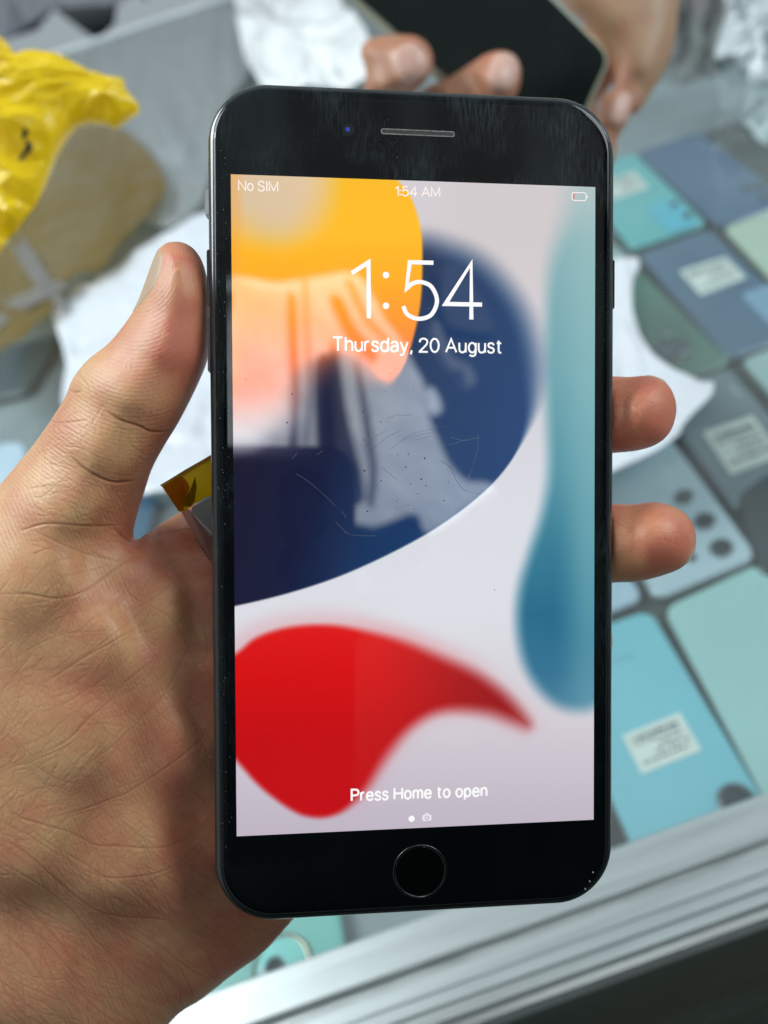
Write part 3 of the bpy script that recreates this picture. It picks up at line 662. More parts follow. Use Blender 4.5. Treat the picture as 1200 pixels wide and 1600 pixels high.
def text_mesh(s, p0, p1, cap, w, z=-.10, gap=.20, space=.30):
    A = P2L(*p0); B = P2L(*p1); cap_mm = cap * .1505 * 1000 / FP
    adv = []; x = 0
    for ch in s:
        if ch == ' ': x += space; continue
        adv.append((ch, x)); x += GLY[ch][0] + gap
    tot = x - gap
    sx = np.linalg.norm(B - A) / tot; u = (B - A) / np.linalg.norm(B - A); v = np.array([-u[1], u[0]])
    ww = w * .1505 * 1000 / FP; out = []
    for ch, x in adv:
        for st in GLY[ch][1]:
            pts = [A + u * (x + px_) * sx + v * py_ * cap_mm for px_, py_ in st]
            out += ribbon(pts, ww, z, ch in ':.')
    return join(out)
WHT = emit_mat('white_pixels', (.95, .95, .95, 1), 1.0); PNK = emit_mat('pale_pixels', hexc(250, 236, 232), 1.05)
def sub(name, VF, m): return part(name, VF, m, disp, False, True)
sub('carrier_text', text_mesh('No SIM', (373, 297.5), (434, 299.5), 14.5, 1.9), PNK)
sub('status_time_text', text_mesh('1:54 AM', (618, 306), (687, 307.5), 14, 1.9), PNK)
big = []
for ch, px_, in (('1', 550), ('5', 630), ('4', 696)):
    base = 499 + (px_ - 550) * .012
    A = P2L(px_, base - 2); cap_mm = 87 * .1505 * 1000 / FP; wx = {'1': 26 / .27, '5': 53 / .60, '4': 58 / .68}[ch] * .1505 * 1000 / FP
    u = P2L(700, 501) - P2L(600, 499.4); u /= np.linalg.norm(u); v = np.array([-u[1], u[0]])
    for st in GLY[ch][1]: big += ribbon([A + u * a * wx + v * b * cap_mm for a, b in st], 6.6 * .12, -.10)
for dy in (430, 478):
    A = P2L(603, dy); big.append(([(A[0] + .62 * math.cos(a * math.pi / 10), A[1] + .62 * math.sin(a * math.pi / 10), -.10) for a in range(20)], [tuple(range(20))]))
sub('clock_text', join(big), WHT)
sub('date_text', text_mesh('Thursday, 20 August', (520.5, 548), (783, 551.5), 20.5, 3.0, gap=.21, space=.30), WHT)
sub('unlock_text', text_mesh('Press Home to open', (549.5, 1251), (760, 1243), 17.5, 3.3, gap=.235, space=.36), WHT)
A = P2L(643, 1279); sub('page_dot', ([(A[0] + .6 * math.cos(a * math.pi / 10), A[1] + .6 * math.sin(a * math.pi / 10), -.10) for a in range(20)], [tuple(range(20))]), WHT)
def rr_line(c, w, h, r, lw_, z=-.10):
    P = [(c[0] + x, c[1] + y) for x, y in rrect(w, h, r, 4)]; return ribbon(P + [P[0]], lw_, z)
A = P2L(667, 1277.5)
DIM = emit_mat('dim_icon_pixels', hexc(232, 228, 236), 1.0)
sub('camera_icon', join([prism([(A[0] + x, A[1] + y) for x, y in rrect(1.75, 1.15, .25, 3)], -.10, -.09), prism([(A[0] + x, A[1] + .7 + y) for x, y in rrect(.8, .35, .1, 2)], -.10, -.09)]), DIM)
sub('camera_icon_lens', join(ribbon(ell(A[0], A[1], .33, .33, 14), .14, -.13)), emit_mat('icon_lens_pixels', hexc(178, 168, 182), .9))
A = P2L(904.5, 307.5)
sub('battery_icon', join(rr_line(A, 2.75, 1.5, .4, .16) + [prism([(A[0] + 1.55, A[1] - .25), (A[0] + 1.72, A[1] - .2), (A[0] + 1.72, A[1] + .2), (A[0] + 1.55, A[1] + .25)], -.10, -.09)]), PNK)
sub('battery_level', prism([(A[0] - 1.12, A[1] - .5), (A[0] - .92, A[1] - .5), (A[0] - .92, A[1] + .5), (A[0] - 1.12, A[1] + .5)], -.12, -.11), emit_mat('red_pixels', hexc(230, 60, 50), 1))
# ---- home button, earpiece, camera, side keys
A = P2L(656.5, 1362)
def ringloft(c, prof, n=64): return loft([[(c[0] + r * math.cos(2 * math.pi * k / n), c[1] + r * math.sin(2 * math.pi * k / n), z) for k in range(n)] for r, z in prof], False, False)
hb = part('home_button', loft([[(A[0] + r * math.cos(2 * math.pi * k / 64), A[1] + r * math.sin(2 * math.pi * k / 64), z) for k in range(64)] for r, z in ((4.9, -.03), (4.0, -.02), (2, -.012))][::-1], cap1=False), black_glass('home_glass', (.0012, .0018, .002, 1), .05, .02))
part('button_ring', ringloft(A, ((5.25, -.005), (5.22, -.07), (5.12, -.10), (4.90, -.10), (4.74, -.06), (4.70, -.02))), mat('dark_ring_metal', (.07, .07, .07, 1), .22, 1.0, var=.5, scale=900), hb, True)
A = P2L(653, 207.5); s0 = P2L(596, 205); s1 = P2L(711, 210); u = (s1 - s0) / np.linalg.norm(s1 - s0); ang = math.atan2(u[1], u[0])
def rot(P): return [(A[0] + x * math.cos(ang) - y * math.sin(ang), A[1] + x * math.sin(ang) + y * math.cos(ang)) for x, y in P]
ol = rot(rrect(13.9, 1.05, .5, 6)); il = rot(rrect(13.5, .72, .34, 6))
ear = part('earpiece', loft([[(x, y, -.01) for x, y in ol], [(x, y, -.05) for x, y in ol], [(x, y, -.05) for x, y in il], [(x, y, -.02) for x, y in il]], False, False), mat('earpiece_rim', (.25, .25, .23, 1), .4, .7, var=.5, scale=2000))
part('mesh_grille', prism(il, -.03, -.02), mat('grille', (.05, .05, .05, 1), .7, .3, var=.9, scale=3500), ear)
A = P2L(544, 203)
fc_ = part('front_camera', cyl(A[0], A[1], 1.1, -.02, -.01), mat('camera_cover', (.004, .006, .012, 1), .05))
part('camera_lens', cyl(A[0] - .05, A[1] + .1, .42, -.04, -.03, 16), mat('blue_coated_lens', (.03, .10, .55, 1), .1, .2, var=.8, scale=3000), fc_)
KEY = mat('key_black_metal', (.03, .032, .034, 1), .22, .9)
def key(name, y0, y1, side, m=KEY, prot=.35):
    x = XL if side < 0 else XR; a = x - side * 1.2; b_ = x + side * prot
    P = [(a, y0), (b_ - side * .2, y0), (b_, y0 + .3), (b_, y1 - .3), (b_ - side * .2, y1), (a, y1)]
    if side < 0: P = P[::-1]
    return part(name, prism(P, 2.4, 5.2), m)
yl = lambda py: P2L(330, py)[1]; yr = lambda py: P2L(955, py)[1]
key('mute_switch', yl(328), yl(288), -1, mat('key_pale', (.45, .45, .43, 1), .3, .7), .6)
key('volume_button', yl(470), yl(384), -1); key('volume_button', yl(578), yl(492), -1)
key('power_button', yr(478), yr(400), 1)
# ---- scratches, dust and painted glints on the glass
def zline(z0, x0, y0, pts): return [(350 + x / 2.353, 560 + y / 2.352) for x, y in pts]
scr = []
for pts in ([(265, 425), (300, 445), (350, 485), (410, 542)], [(440, 638), (480, 650), (560, 652)], [(935, 285), (930, 340), (915, 400), (898, 438)], [(820, 318), (850, 312), (880, 300), (935, 292)],
            [(835, 290), (870, 300), (900, 302)], [(320, 290), (326, 305)], [(340, 355), (365, 338)], [(410, 600), (450, 640)], [(430, 560), (450, 585)], [(250, 370), (268, 348)]):
    scr += ribbon([P2L(*p) for p in catmull(zline(0, 0, 0, pts), 4)], .036, -.14)
part('scratches', join(scr), mat('scratch_pale', (.22, .25, .28, 1), .6), phone)['kind'] = 'stuff'
scd = []
for pts in ([(798, 378), (830, 400), (855, 450), (885, 485), (940, 498)], [(525, 305), (570, 280), (600, 262)], [(545, 335), (600, 290), (650, 265)], [(610, 335), (660, 300), (720, 280), (780, 268)], [(640, 210), (690, 208)], [(600, 222), (640, 205)],
            [(530, 220), (548, 208)], [(650, 300), (700, 275), (760, 262), (820, 262)], [(600, 58), (620, 50)], [(625, 45), (645, 34)], [(700, 300), (760, 285)], [(780, 250), (830, 240)], [(580, 400), (640, 450)]):
    scd += ribbon([P2L(*p) for p in catmull(zline(0, 0, 0, pts), 4)], .030, -.14)
for q in [(575, 234), (590, 122), (512, 196), (358, 240), (668, 400), (678, 352), (638, 354), (578, 449), (825, 455), (742, 468), (635, 524), (697, 552), (516, 300), (737, 367), (525, 323), (808, 522), (251, 131), (232, 236), (477, 550), (488, 474), (517, 413), (677, 540), (725, 444), (685, 462), (80, 76), (712, 498), (994, 850), (527, 562)]:
    p = P2L(*zline(0, 0, 0, [q])[0]); r = random.uniform(.08, .17)
    scd.append(([(p[0] + r * math.cos(a * math.pi / 3), p[1] + r * math.sin(a * math.pi / 3), -.14) for a in range(6)], [tuple(range(6))]))
part('scuff_marks', join(scd), mat('dark_specks', (.015, .02, .03, 1), .7), phone)['kind'] = 'stuff'
dst = []
for _ in range(110):
    if random.random() < .55: p = np.array([XL + random.uniform(1.6, 3.8), random.uniform(YB_ + 12, YT - 12)])
    else: p = np.array([random.uniform(XL + 3, XR - 3), random.uniform(YB_ + 4, YT - 4)])
    r = random.uniform(.02, .055)
    dst.append(([(p[0] + r * math.cos(a * math.pi / 3), p[1] + r * math.sin(a * math.pi / 3), -.15) for a in range(6)], [tuple(range(6))]))
for px_, py_ in [(933, 1362), (928, 1376), (921, 1388)]:  # painted glints along the lower right corner
    p = P2L(px_, py_); dst.append(([(p[0] - .9 + .12 * math.cos(a * math.pi / 3 + .3), p[1] + .18 * math.sin(a * math.pi / 3), -.16) for a in range(6)], [tuple(range(6))]))
setp(part('dust_and_glints', join(dst), mat('dust_glint_pale', (.6, .65, .65, 1), .8), phone), kind='stuff')

# ------------------------------------------------------------ implicit hands
def surface_nets(F, org, h):
    for ax in range(3):
        sl = [slice(None)] * 3
        for q in (0, -1): sl[ax] = q; F[tuple(sl)] = np.maximum(F[tuple(sl)], .2)
    S = F < 0; nx, ny, nz = F.shape
    c = np.zeros((nx - 1, ny - 1, nz - 1), np.int8)
    for i in (0, 1):
        for j in (0, 1):
            for k in (0, 1): c += S[i:nx - 1 + i, j:ny - 1 + j, k:nz - 1 + k]
    act = (c > 0) & (c < 8); ci = np.argwhere(act); idx = -np.ones(act.shape, np.int64); idx[act] = np.arange(len(ci))
    acc = np.zeros((len(ci), 3)); cnt = np.zeros(len(ci))
    cor = [(i, j, k) for i in (0, 1) for j in (0, 1) for k in (0, 1)]
    for a in cor:
        for ax in range(3):
            if a[ax]: continue
            b = list(a); b[ax] = 1
            fa = F[ci[:, 0] + a[0], ci[:, 1] + a[1], ci[:, 2] + a[2]]; fb = F[ci[:, 0] + b[0], ci[:, 1] + b[1], ci[:, 2] + b[2]]
            m = (fa < 0) != (fb < 0); t = np.where(m, fa / np.where(m, fa - fb, 1), 0)
            p = np.array(a)[None] + 0. * ci; p[:, ax] += t
            acc += p * m[:, None]; cnt += m
    V = (ci + acc / cnt[:, None]) * h + np.array(org)
    quads = []
    for ax in range(3):
        sl = [slice(1, -1)] * 3; sl[ax] = slice(0, -1); sh = list(sl); sh[ax] = slice(1, None)
        A = S[tuple(sl)]; B = S[tuple(sh)]; e = np.argwhere(A != B)
        s = A[A != B]; off = np.array([1, 1, 1]); off[ax] = 0; e = e + off
        u_, v_ = [(1, 2), (2, 0), (0, 1)][ax]
        def cell(du, dv):
            q = e.copy(); q[:, u_] -= du; q[:, v_] -= dv; return idx[q[:, 0], q[:, 1], q[:, 2]]
        q = np.stack([cell(1, 1), cell(0, 1), cell(0, 0), cell(1, 0)], 1)
        q[~s] = q[~s][:, ::-1]; quads.append(q)
    return V, np.concatenate(quads)
def subdiv(V, Q):
    E = np.sort(np.stack([Q, np.roll(Q, -1, 1)], -1).reshape(-1, 2), 1)
    ue, inv = np.unique(E, axis=0, return_inverse=True); inv = inv.reshape(-1, 4)
    n = len(V); em = V[ue].mean(1); fcn = V[Q].mean(1)
    V2 = np.concatenate([V, em, fcn]); ei = n + inv; fi = n + len(ue) + np.arange(len(Q))
    q = [np.stack([Q[:, k], ei[:, k], fi, ei[:, k - 1]], 1) for k in range(4)]
    return V2, np.concatenate(q)
def laplace(V, Q, it, lam=.5):
    E = np.stack([Q, np.roll(Q, -1, 1)], -1).reshape(-1, 2); E = np.concatenate([E, E[:, ::-1]])
    deg = np.maximum(np.bincount(E[:, 0], minlength=len(V)), 1)[:, None]
    for _ in range(it):
        S = np.stack([np.bincount(E[:, 0], V[E[:, 1], k], len(V)) for k in range(3)], 1)
        V = V + lam * (S / deg - V)
    return V
def normals(V, Q):
    n = np.cross(V[Q[:, 2]] - V[Q[:, 0]], V[Q[:, 3]] - V[Q[:, 1]]); N = np.zeros_like(V)
    for k in range(4):
        for c in range(3): N[:, c] += np.bincount(Q[:, k], n[:, c], len(V))
    return N / np.maximum(np.linalg.norm(N, axis=1), 1e-9)[:, None]
def smin(a, b, k):
    h = np.clip(.5 + .5 * (b - a) / k, 0, 1); return b * (1 - h) + a * h - k * h * (1 - h)
def pix(X, Y, Z): return 600 + FP * X / Z, 800 - FP * Y / Z
def ctrl(px, py, C, s):                          # smooth interpolation of control values
    C = np.array(C, float); w = 0; acc = 0
    for c in C:
        k = 1 / (((px - c[0]) ** 2 + (py - c[1]) ** 2) / s ** 2 + .02) ** 2
        w = w + k; acc = acc + k[..., None] * c[2:]
    return acc / w[..., None]
def inflated(X, Y, Z, poly, C, s=140, res=3, sm_n=4):
    P = catmull(poly, sm_n, True); x0, y0 = P.min(0) - 60; x1, y1 = P.max(0) + 60
    ax_ = np.arange(x0, x1, res); ay = np.arange(y0, y1, res); GX, GY = np.meshgrid(ax_, ay)
    sd = poly_sd(P, GX, GY); K = ctrl(GX, GY, C, s)
    px, py = pix(X, Y, Z)
    u = np.clip((px - x0) / res, 0, len(ax_) - 1.001); v = np.clip((py - y0) / res, 0, len(ay) - 1.001)
    i = u.astype(int); j = v.astype(int); fu = u - i; fv = v - j
    def smp(A): return A[j, i] * (1 - fu) * (1 - fv) + A[j, i + 1] * fu * (1 - fv) + A[j + 1, i] * (1 - fu) * fv + A[j + 1, i + 1] * fu * fv
    d = smp(sd) * Z / FP; zc = smp(K[..., 0]); T = smp(K[..., 1])
    q = np.maximum(T - d, 0)
    F = np.sqrt(q * q + (Z - zc) ** 2) - T
    return F
def capsule(X, Y, Z, a, b, ra, rb):              # a, b: (px, py, Zmm)
    A = np.array([(a[0] - 600) * a[2] / FP, (800 - a[1]) * a[2] / FP, a[2]]); B = np.array([(b[0] - 600) * b[2] / FP, (800 - b[1]) * b[2] / FP, b[2]])
    e = B - A; t = np.clip(((X - A[0]) * e[0] + (Y - A[1]) * e[1] + (Z - A[2]) * e[2]) / (e @ e), 0, 1)
    return np.sqrt((X - A[0] - t * e[0]) ** 2 + (Y - A[1] - t * e[1]) ** 2 + (Z - A[2] - t * e[2]) ** 2) - (ra + (rb - ra) * t)
def grid(x0, x1, y0, y1, z0, z1, h):
    xs = np.arange(x0, x1, h, dtype=np.float32); ys = np.arange(y0, y1, h, dtype=np.float32); zs = np.arange(z0, z1, h, dtype=np.float32)
    X, Y, Z = np.meshgrid(xs, ys, zs, indexing='ij'); return X, Y, Z, (x0, y0, z0)

HAND = [(268, 377), (249, 387), (239, 408), (229, 436), (217, 468), (207, 488), (190, 512), (168, 538), (138, 561), (113, 592), (102, 620), (80, 655), (48, 700), (0, 757), (-60, 830), (-130, 950), (-190, 1150), (-230, 1400), (-290, 1650), (-330, 1950),
        (60, 1950), (160, 1750), (262, 1602), (315, 1562), (365, 1522), (412, 1488), (455, 1440), (520, 1370), (600, 1250), (690, 1100), (740, 950), (720, 830), (640, 770), (520, 740), (420, 745), (330, 780), (298, 790), (262, 812), (232, 830), (213, 845),
        (208, 836), (214, 806), (226, 768), (238, 732), (256, 698), (277, 664), (297, 626), (314, 590), (325, 560), (329, 520), (329, 478), (325, 440), (315, 405), (295, 382)]
HC = [(280, 430, 153, 9), (262, 520, 154.5, 10.5), (220, 600, 156, 11.5), (170, 680, 158, 12), (110, 780, 161, 14), (60, 900, 164, 17), (180, 860, 165, 12), (150, 1000, 167, 19), (120, 1150, 168, 20), (250, 1150, 171, 18.5), (330, 1100, 174.5, 18),
      (330, 950, 175, 16), (240, 960, 170, 16), (300, 820, 178, 11), (450, 850, 180, 12), (600, 950, 181, 13), (500, 1150, 180, 15), (330, 1300, 175, 18), (180, 1330, 171, 20), (40, 1300, 170, 21), (60, 1500, 176, 21), (200, 1520, 178, 20), (400, 1400, 178, 17), (-80, 1500, 178, 22), (0, 1750, 186, 22), (-100, 1000, 170, 20), (-60, 1950, 196, 22)]
F1 = [(700, 620), (860, 600), (940, 588), (985, 589), (1010, 586), (1032, 591), (1048, 606), (1057, 630), (1056, 652), (1048, 674), (1035, 689), (1014, 700), (985, 706), (950, 709), (860, 720), (720, 760)]
F2 = [(700, 810), (860, 795), (950, 787), (985, 788), (1020, 784), (1050, 790), (1074, 805), (1087, 830), (1087, 855), (1080, 872), (1066, 887), (1046, 896), (1020, 904), (990, 910), (955, 911), (860, 925), (700, 950)]
H_ = .75
X, Y, Z, org = grid(-135, 68, -190, 60, 140, 212, H_)
F = inflated(X, Y, Z, HAND, HC)
f = inflated(X, Y, Z, F1, [(1010, 645, 161.5, 7.4), (960, 650, 164, 7.6), (900, 655, 170.5, 8.0), (760, 700, 175, 8.5)], 60); F = smin(F, f, 2.5)
f = inflated(X, Y, Z, F2, [(1030, 845, 161.5, 7.9), (970, 848, 164, 8.2), (900, 855, 170.5, 8.4), (760, 880, 175, 8.8)], 60); F = smin(F, f, 2.5)
F = smin(F, capsule(X, Y, Z, (560, 820, 180), (650, 560, 176), 9.5, 9), 4)            # index finger stretched up behind the phone
F = smin(F, capsule(X, Y, Z, (650, 560, 176), (660, 430, 171), 9, 7.5), 2)
F = smin(F, capsule(X, Y, Z, (650, 1050, 179), (820, 1010, 173.5), 9, 7.8), 4)        # little finger
F = smin(F, capsule(X, Y, Z, (820, 1010, 173.5), (905, 1000, 172), 7.8, 7), 2)
F = smin(F, capsule(X, Y, Z, (620, 860, 179), (780, 700, 175), 9.5, 8.3), 4); F = smin(F, capsule(X, Y, Z, (640, 950, 179), (780, 860, 175), 9.5, 8.5), 4)
# keep clear of the phone body: carve along its back so skin rests on it
lx = (X - PT[0]) * r1[0] + (Y - PT[1]) * r1[1] + (Z - PT[2]) * r1[2] - BCX; ly = (X - PT[0]) * r2[0] + (Y - PT[1]) * r2[1] + (Z - PT[2]) * r2[2] - BCY
lz = (X - PT[0]) * r3[0] + (Y - PT[1]) * r3[1] + (Z - PT[2]) * r3[2] - 3.7
rr_ = 3.4
qx = np.abs(lx) - (BW / 2 - rr_); qy = np.abs(ly) - (BH / 2 - rr_ ); qc = np.sqrt(np.maximum(qx + 9, 0) ** 2 + np.maximum(qy + 9, 0) ** 2) - 9
dz_ = np.abs(lz) - .3
box = np.sqrt(np.maximum(qc, 0) ** 2 + np.maximum(dz_, 0) ** 2) + np.minimum(np.maximum(qc, dz_), 0) - rr_
F = -smin(-F, box - .05, 1.2)
del lx, ly, lz, qx, qy, qc, dz_, box
V, Q = surface_nets(F, org, H_); del F, X, Y, Z
V = laplace(V, Q, 3, .5); V, Q = subdiv(V, Q); V = laplace(V, Q, 2, .5)
NGON = []
def subdiv_some(V, Q, S):
    E = np.sort(np.stack([Q, np.roll(Q, -1, 1)], -1).reshape(-1, 2), 1)
    ue, inv = np.unique(E, axis=0, return_inverse=True); inv = inv.reshape(-1, 4)
    used = np.zeros(len(ue), bool); used[inv[S].ravel()] = True
    mid = -np.ones(len(ue), np.int64); mid[used] = len(V) + np.arange(used.sum())
    fi = len(V) + used.sum() + np.arange(S.sum())
    V2 = np.concatenate([V, V[ue[used]].mean(1), V[Q[S]].mean(1)]); ei = mid[inv[S]]; QS = Q[S]
    q = np.concatenate([np.stack([QS[:, k], ei[:, k], fi, ei[:, k - 1]], 1) for k in range(4)])
    rest = ~S; hang = rest & (mid[inv] >= 0).any(1); plain = Q[rest & ~hang]; ng = []
    for f, e in zip(Q[hang], inv[hang]):
        l = []
        for k in range(4):
            l.append(int(f[k]))
            if mid[e[k]] >= 0: l.append(int(mid[e[k]]))
        ng.append(l)
    return V2, np.concatenate([q, plain]), ng
N = normals(V, Q); sgn = -1 if N[np.argmin(V[:, 2]), 2] > 0 else 1
cq = V[Q].mean(1); nq = N[Q].mean(1) * sgn; cpx, cpy = pix(cq[:, 0], cq[:, 1], cq[:, 2])
S_ = (nq[:, 2] < .15) & (cpx > -25) & (cpy < 1625) & ((cpx < 345) | ((cpy > 1400) & (cpx < 480)) | (cpx > 940))
V, Q, NGON = subdiv_some(V, Q, S_)
print('hand verts', len(V), 'fine faces', S_.sum())
# keep the largest shell orientation outward in camera mm (x right, y up, z depth is left-handed -> flip for world)
N = normals(V, Q)
px, py = pix(V[:, 0], V[:, 1], V[:, 2])
vis = N[:, 2] < -.02 if N[np.argmin(V[:, 2]), 2] < 0 else N[:, 2] > .02
if N[np.argmin(V[:, 2]), 2] > 0: N = -N; 
# crease height map in photo pixels
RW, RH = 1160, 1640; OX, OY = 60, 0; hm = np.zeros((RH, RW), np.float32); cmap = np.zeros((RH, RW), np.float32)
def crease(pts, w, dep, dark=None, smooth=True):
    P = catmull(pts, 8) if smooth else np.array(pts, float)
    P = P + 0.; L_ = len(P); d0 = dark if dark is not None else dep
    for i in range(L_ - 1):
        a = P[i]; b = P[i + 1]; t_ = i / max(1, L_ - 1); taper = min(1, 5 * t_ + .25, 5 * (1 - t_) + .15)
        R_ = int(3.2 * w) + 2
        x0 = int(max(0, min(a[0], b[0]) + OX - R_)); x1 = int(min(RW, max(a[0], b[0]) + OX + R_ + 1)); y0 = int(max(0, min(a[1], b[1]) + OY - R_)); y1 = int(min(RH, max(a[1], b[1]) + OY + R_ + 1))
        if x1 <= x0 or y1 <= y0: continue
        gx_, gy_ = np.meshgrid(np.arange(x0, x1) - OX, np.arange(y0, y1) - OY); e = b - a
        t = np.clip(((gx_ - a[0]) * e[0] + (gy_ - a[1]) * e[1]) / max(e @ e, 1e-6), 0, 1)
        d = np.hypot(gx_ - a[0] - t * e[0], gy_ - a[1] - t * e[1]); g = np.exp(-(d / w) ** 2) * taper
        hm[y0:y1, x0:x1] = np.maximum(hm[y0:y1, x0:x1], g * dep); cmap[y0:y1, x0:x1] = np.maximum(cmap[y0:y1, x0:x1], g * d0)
z3 = lambda L_: [(x / 2.222, 780 + y / 2.222) for x, y in L_]
z7 = lambda L_: [(x / 2.963, 360 + y / 2.963) for x, y in L_]
for pts, w, d in [([(80, 110), (170, 82), (260, 88), (350, 92), (440, 92)], 2.5, .5), ([(100, 100), (200, 150), (300, 190), (380, 210), (460, 195)], 3, .6), ([(0, 330), (100, 330), (200, 345), (290, 320), (360, 270), (420, 225), (470, 200)], 3.5, .9),
    ([(60, 370), (180, 350), (280, 310)], 2.5, .5), ([(300, 180), (400, 212), (500, 200)], 2.5, .6), ([(60, 550), (140, 500), (240, 465), (340, 460), (400, 450)], 2.5, .5), ([(150, 640), (230, 590), (310, 540), (400, 490), (490, 435)], 2.6, .75),
    ([(180, 600), (300, 540), (430, 440), (500, 380)], 2.4, .5), ([(130, 890), (230, 840), (300, 770), (370, 710), (430, 640), (520, 570), (590, 510)], 2.5, .65), ([(230, 975), (330, 900), (400, 850), (480, 770), (560, 690), (620, 580), (660, 500)], 2.5, .7),
    ([(160, 1110), (280, 1080), (400, 1035), (430, 1025), (520, 970), (620, 900), (700, 830), (745, 750)], 2.8, .85), ([(250, 1200), (340, 1180), (400, 1155)], 2.2, .5), ([(290, 1290), (380, 1315), (480, 1310), (570, 1290), (650, 1240), (745, 1140)], 2.8, .8),
    ([(440, 1385), (540, 1320), (640, 1270), (720, 1200)], 2.4, .6), ([(0, 1040), (60, 1100), (150, 1130), (250, 1160), (330, 1200), (400, 1205), (550, 1210), (640, 1180), (740, 1110)], 2.8, .8), ([(0, 1180), (80, 1220), (170, 1300), (250, 1370), (340, 1430), (420, 1450), (560, 1460), (660, 1490)], 3, .9),
    ([(500, 160), (560, 180), (640, 190), (720, 240)], 2.4, .5), ([(540, 190), (570, 250), (640, 330), (700, 420), (720, 520), (700, 620)], 2.5, .6), ([(410, 230), (450, 330), (520, 370), (600, 420), (650, 500), (690, 600)], 2.5, .6), ([(480, 160), (560, 120), (650, 105), (740, 100)], 2.6, .8),
    ([(0, 780), (60, 860), (130, 930), (220, 980), (300, 990)], 2.3, .5), ([(90, 740), (200, 860), (330, 1010)], 2.0, .4), ([(560, 400), (620, 520), (700, 640)], 2, .4), ([(640, 880), (680, 800), (700, 700)], 2, .4),
    ([(0, 1260), (120, 1330), (240, 1420), (330, 1530), (400, 1600)], 3, .8), ([(0, 1330), (100, 1420), (200, 1530), (260, 1620)], 3, .8), ([(330, 1440), (420, 1500), (520, 1560), (600, 1640)], 2.6, .6), ([(200, 1250), (300, 1330), (430, 1400), (540, 1430)], 2.6, .6),
    ([(0, 1500), (90, 1580), (170, 1700)], 3, .8), ([(430, 1480), (540, 1540), (640, 1620), (740, 1680)], 2.5, .6), ([(90, 1130), (180, 1200), (330, 1290), (440, 1385)], 2.5, .6), ([(0, 1420), (120, 1500), (230, 1620), (300, 1720)], 3.2, .8)]:
    crease(z3(pts), w * .55, d * .72)
for pts, w, d in [([(490, 835), (560, 880), (640, 905), (700, 932), (785, 930)], 3.6, 1.2), ([(330, 1050), (400, 1110), (500, 1160), (580, 1165), (690, 1150)], 3.6, 1.2), ([(100, 1390), (200, 1360), (300, 1362), (420, 1370), (560, 1365)], 2.6, .8), ([(225, 872), (270, 890), (400, 880)], 2.4, .5),
    ([(318, 735), (345, 750), (375, 745)], 2.6, .6), ([(345, 640), (400, 715)], 2.0, .4), ([(290, 1000), (380, 1010), (470, 1060)], 2, .4), ([(620, 1040), (700, 1080), (730, 1075)], 2, .4), ([(600, 1200), (660, 1240)], 2, .4), ([(500, 1160), (540, 1230), (600, 1290)], 2, .4), ([(120, 1200), (250, 1180), (380, 1220)], 2, .35), ([(520, 1370), (600, 1440), (640, 1420)], 3.4, 1.1)]:
    crease(z7(pts), w * .62, d)
r_ = np.random.default_rng(3)
def fam(n, box, ang, spread, l0, l1, w, d, curv=.25):
    for _ in range(n):
        x = r_.uniform(box[0], box[2]); y = r_.uniform(box[1], box[3]); a = math.radians(ang + r_.normal() * spread); l = r_.uniform(l0, l1); k = r_.normal() * curv
        pts = []
        for t in np.linspace(-.5, .5, 6): pts.append((x + math.cos(a + k * t) * l * t + r_.normal() * 1.5, y - math.sin(a + k * t) * l * t + r_.normal() * 1.5))
        crease(pts, w * r_.uniform(.7, 1.2), d * r_.uniform(.35, 1))
fam(170, (-40, 930, 340, 1330), 38, 12, 40, 170, 1.15, .38)
fam(150, (-40, 930, 340, 1330), -48, 12, 40, 170, 1.15, .34)
fam(150, (-60, 1290, 300, 1640), -38, 10, 60, 240, 1.3, .45)
fam(110, (-60, 1330, 300, 1640), -66, 10, 40, 130, 1.2, .5)
fam(50, (120, 1330, 460, 1560), -30, 14, 40, 130, 1.2, .4)
fam(90, (60, 760, 260, 900), -20, 26, 30, 100, 1.1, .4)
fam(90, (60, 640, 250, 800), -35, 28, 20, 70, 1.0, .35)
fam(70, (60, 640, 250, 800), 60, 20, 20, 60, 1.0, .3)
fam(60, (215, 800, 330, 960), 20, 30, 30, 100, 1.1, .35)
fam(220, (-40, 900, 335, 1330), 30, 25, 20, 80, .9, .34); fam(220, (-40, 900, 335, 1330), -60, 25, 20, 80, .9, .32); fam(260, (-60, 1300, 420, 1640), -45, 22, 25, 110, 1.0, .42)
fam(26, (965, 600, 1050, 700), -25, 12, 20, 60, .9, .25); fam(26, (965, 800, 1080, 900), -20, 12, 20, 60, .9, .25)
def samp(A):
    u = np.clip(px + OX, 0, RW - 1.01); v = np.clip(py + OY, 0, RH - 1.01); i = u.astype(int); j = v.astype(int); fu = u - i; fv = v - j
    return A[j, i] * (1 - fu) * (1 - fv) + A[j, i + 1] * fu * (1 - fv) + A[j + 1, i] * (1 - fu) * fv + A[j + 1, i + 1] * fu * fv
front = np.clip(-N[:, 2] * 3, 0, 1)
dep = samp(hm) * front * np.where((py > 1590), 1, 1)
NAIL = [(250, 388), (254, 402), (250, 428), (241, 448), (231, 462), (219, 477), (206, 490), (190, 495), (200, 440), (235, 380)]
nl = sm(poly_sd(NAIL, px, py), -1.2, 1.8) * front ** .5
NAIL1 = [(985, 570), (1004, 587), (1026, 590), (1042, 600), (1055, 590), (1030, 560)]; NAIL2 = [(1070, 880), (1080, 862), (1088, 850), (1100, 870), (1080, 895)]
nl = np.maximum(nl, sm(poly_sd(NAIL1, px, py), -1.2, 2)); nl = np.maximum(nl, sm(poly_sd(NAIL2, px, py), -1.2, 2))
rim = np.exp(-((nl - .5) / .22) ** 2) * .12
V = V - N * (dep * .21)[:, None] + N * (nl * .10 - rim)[:, None]
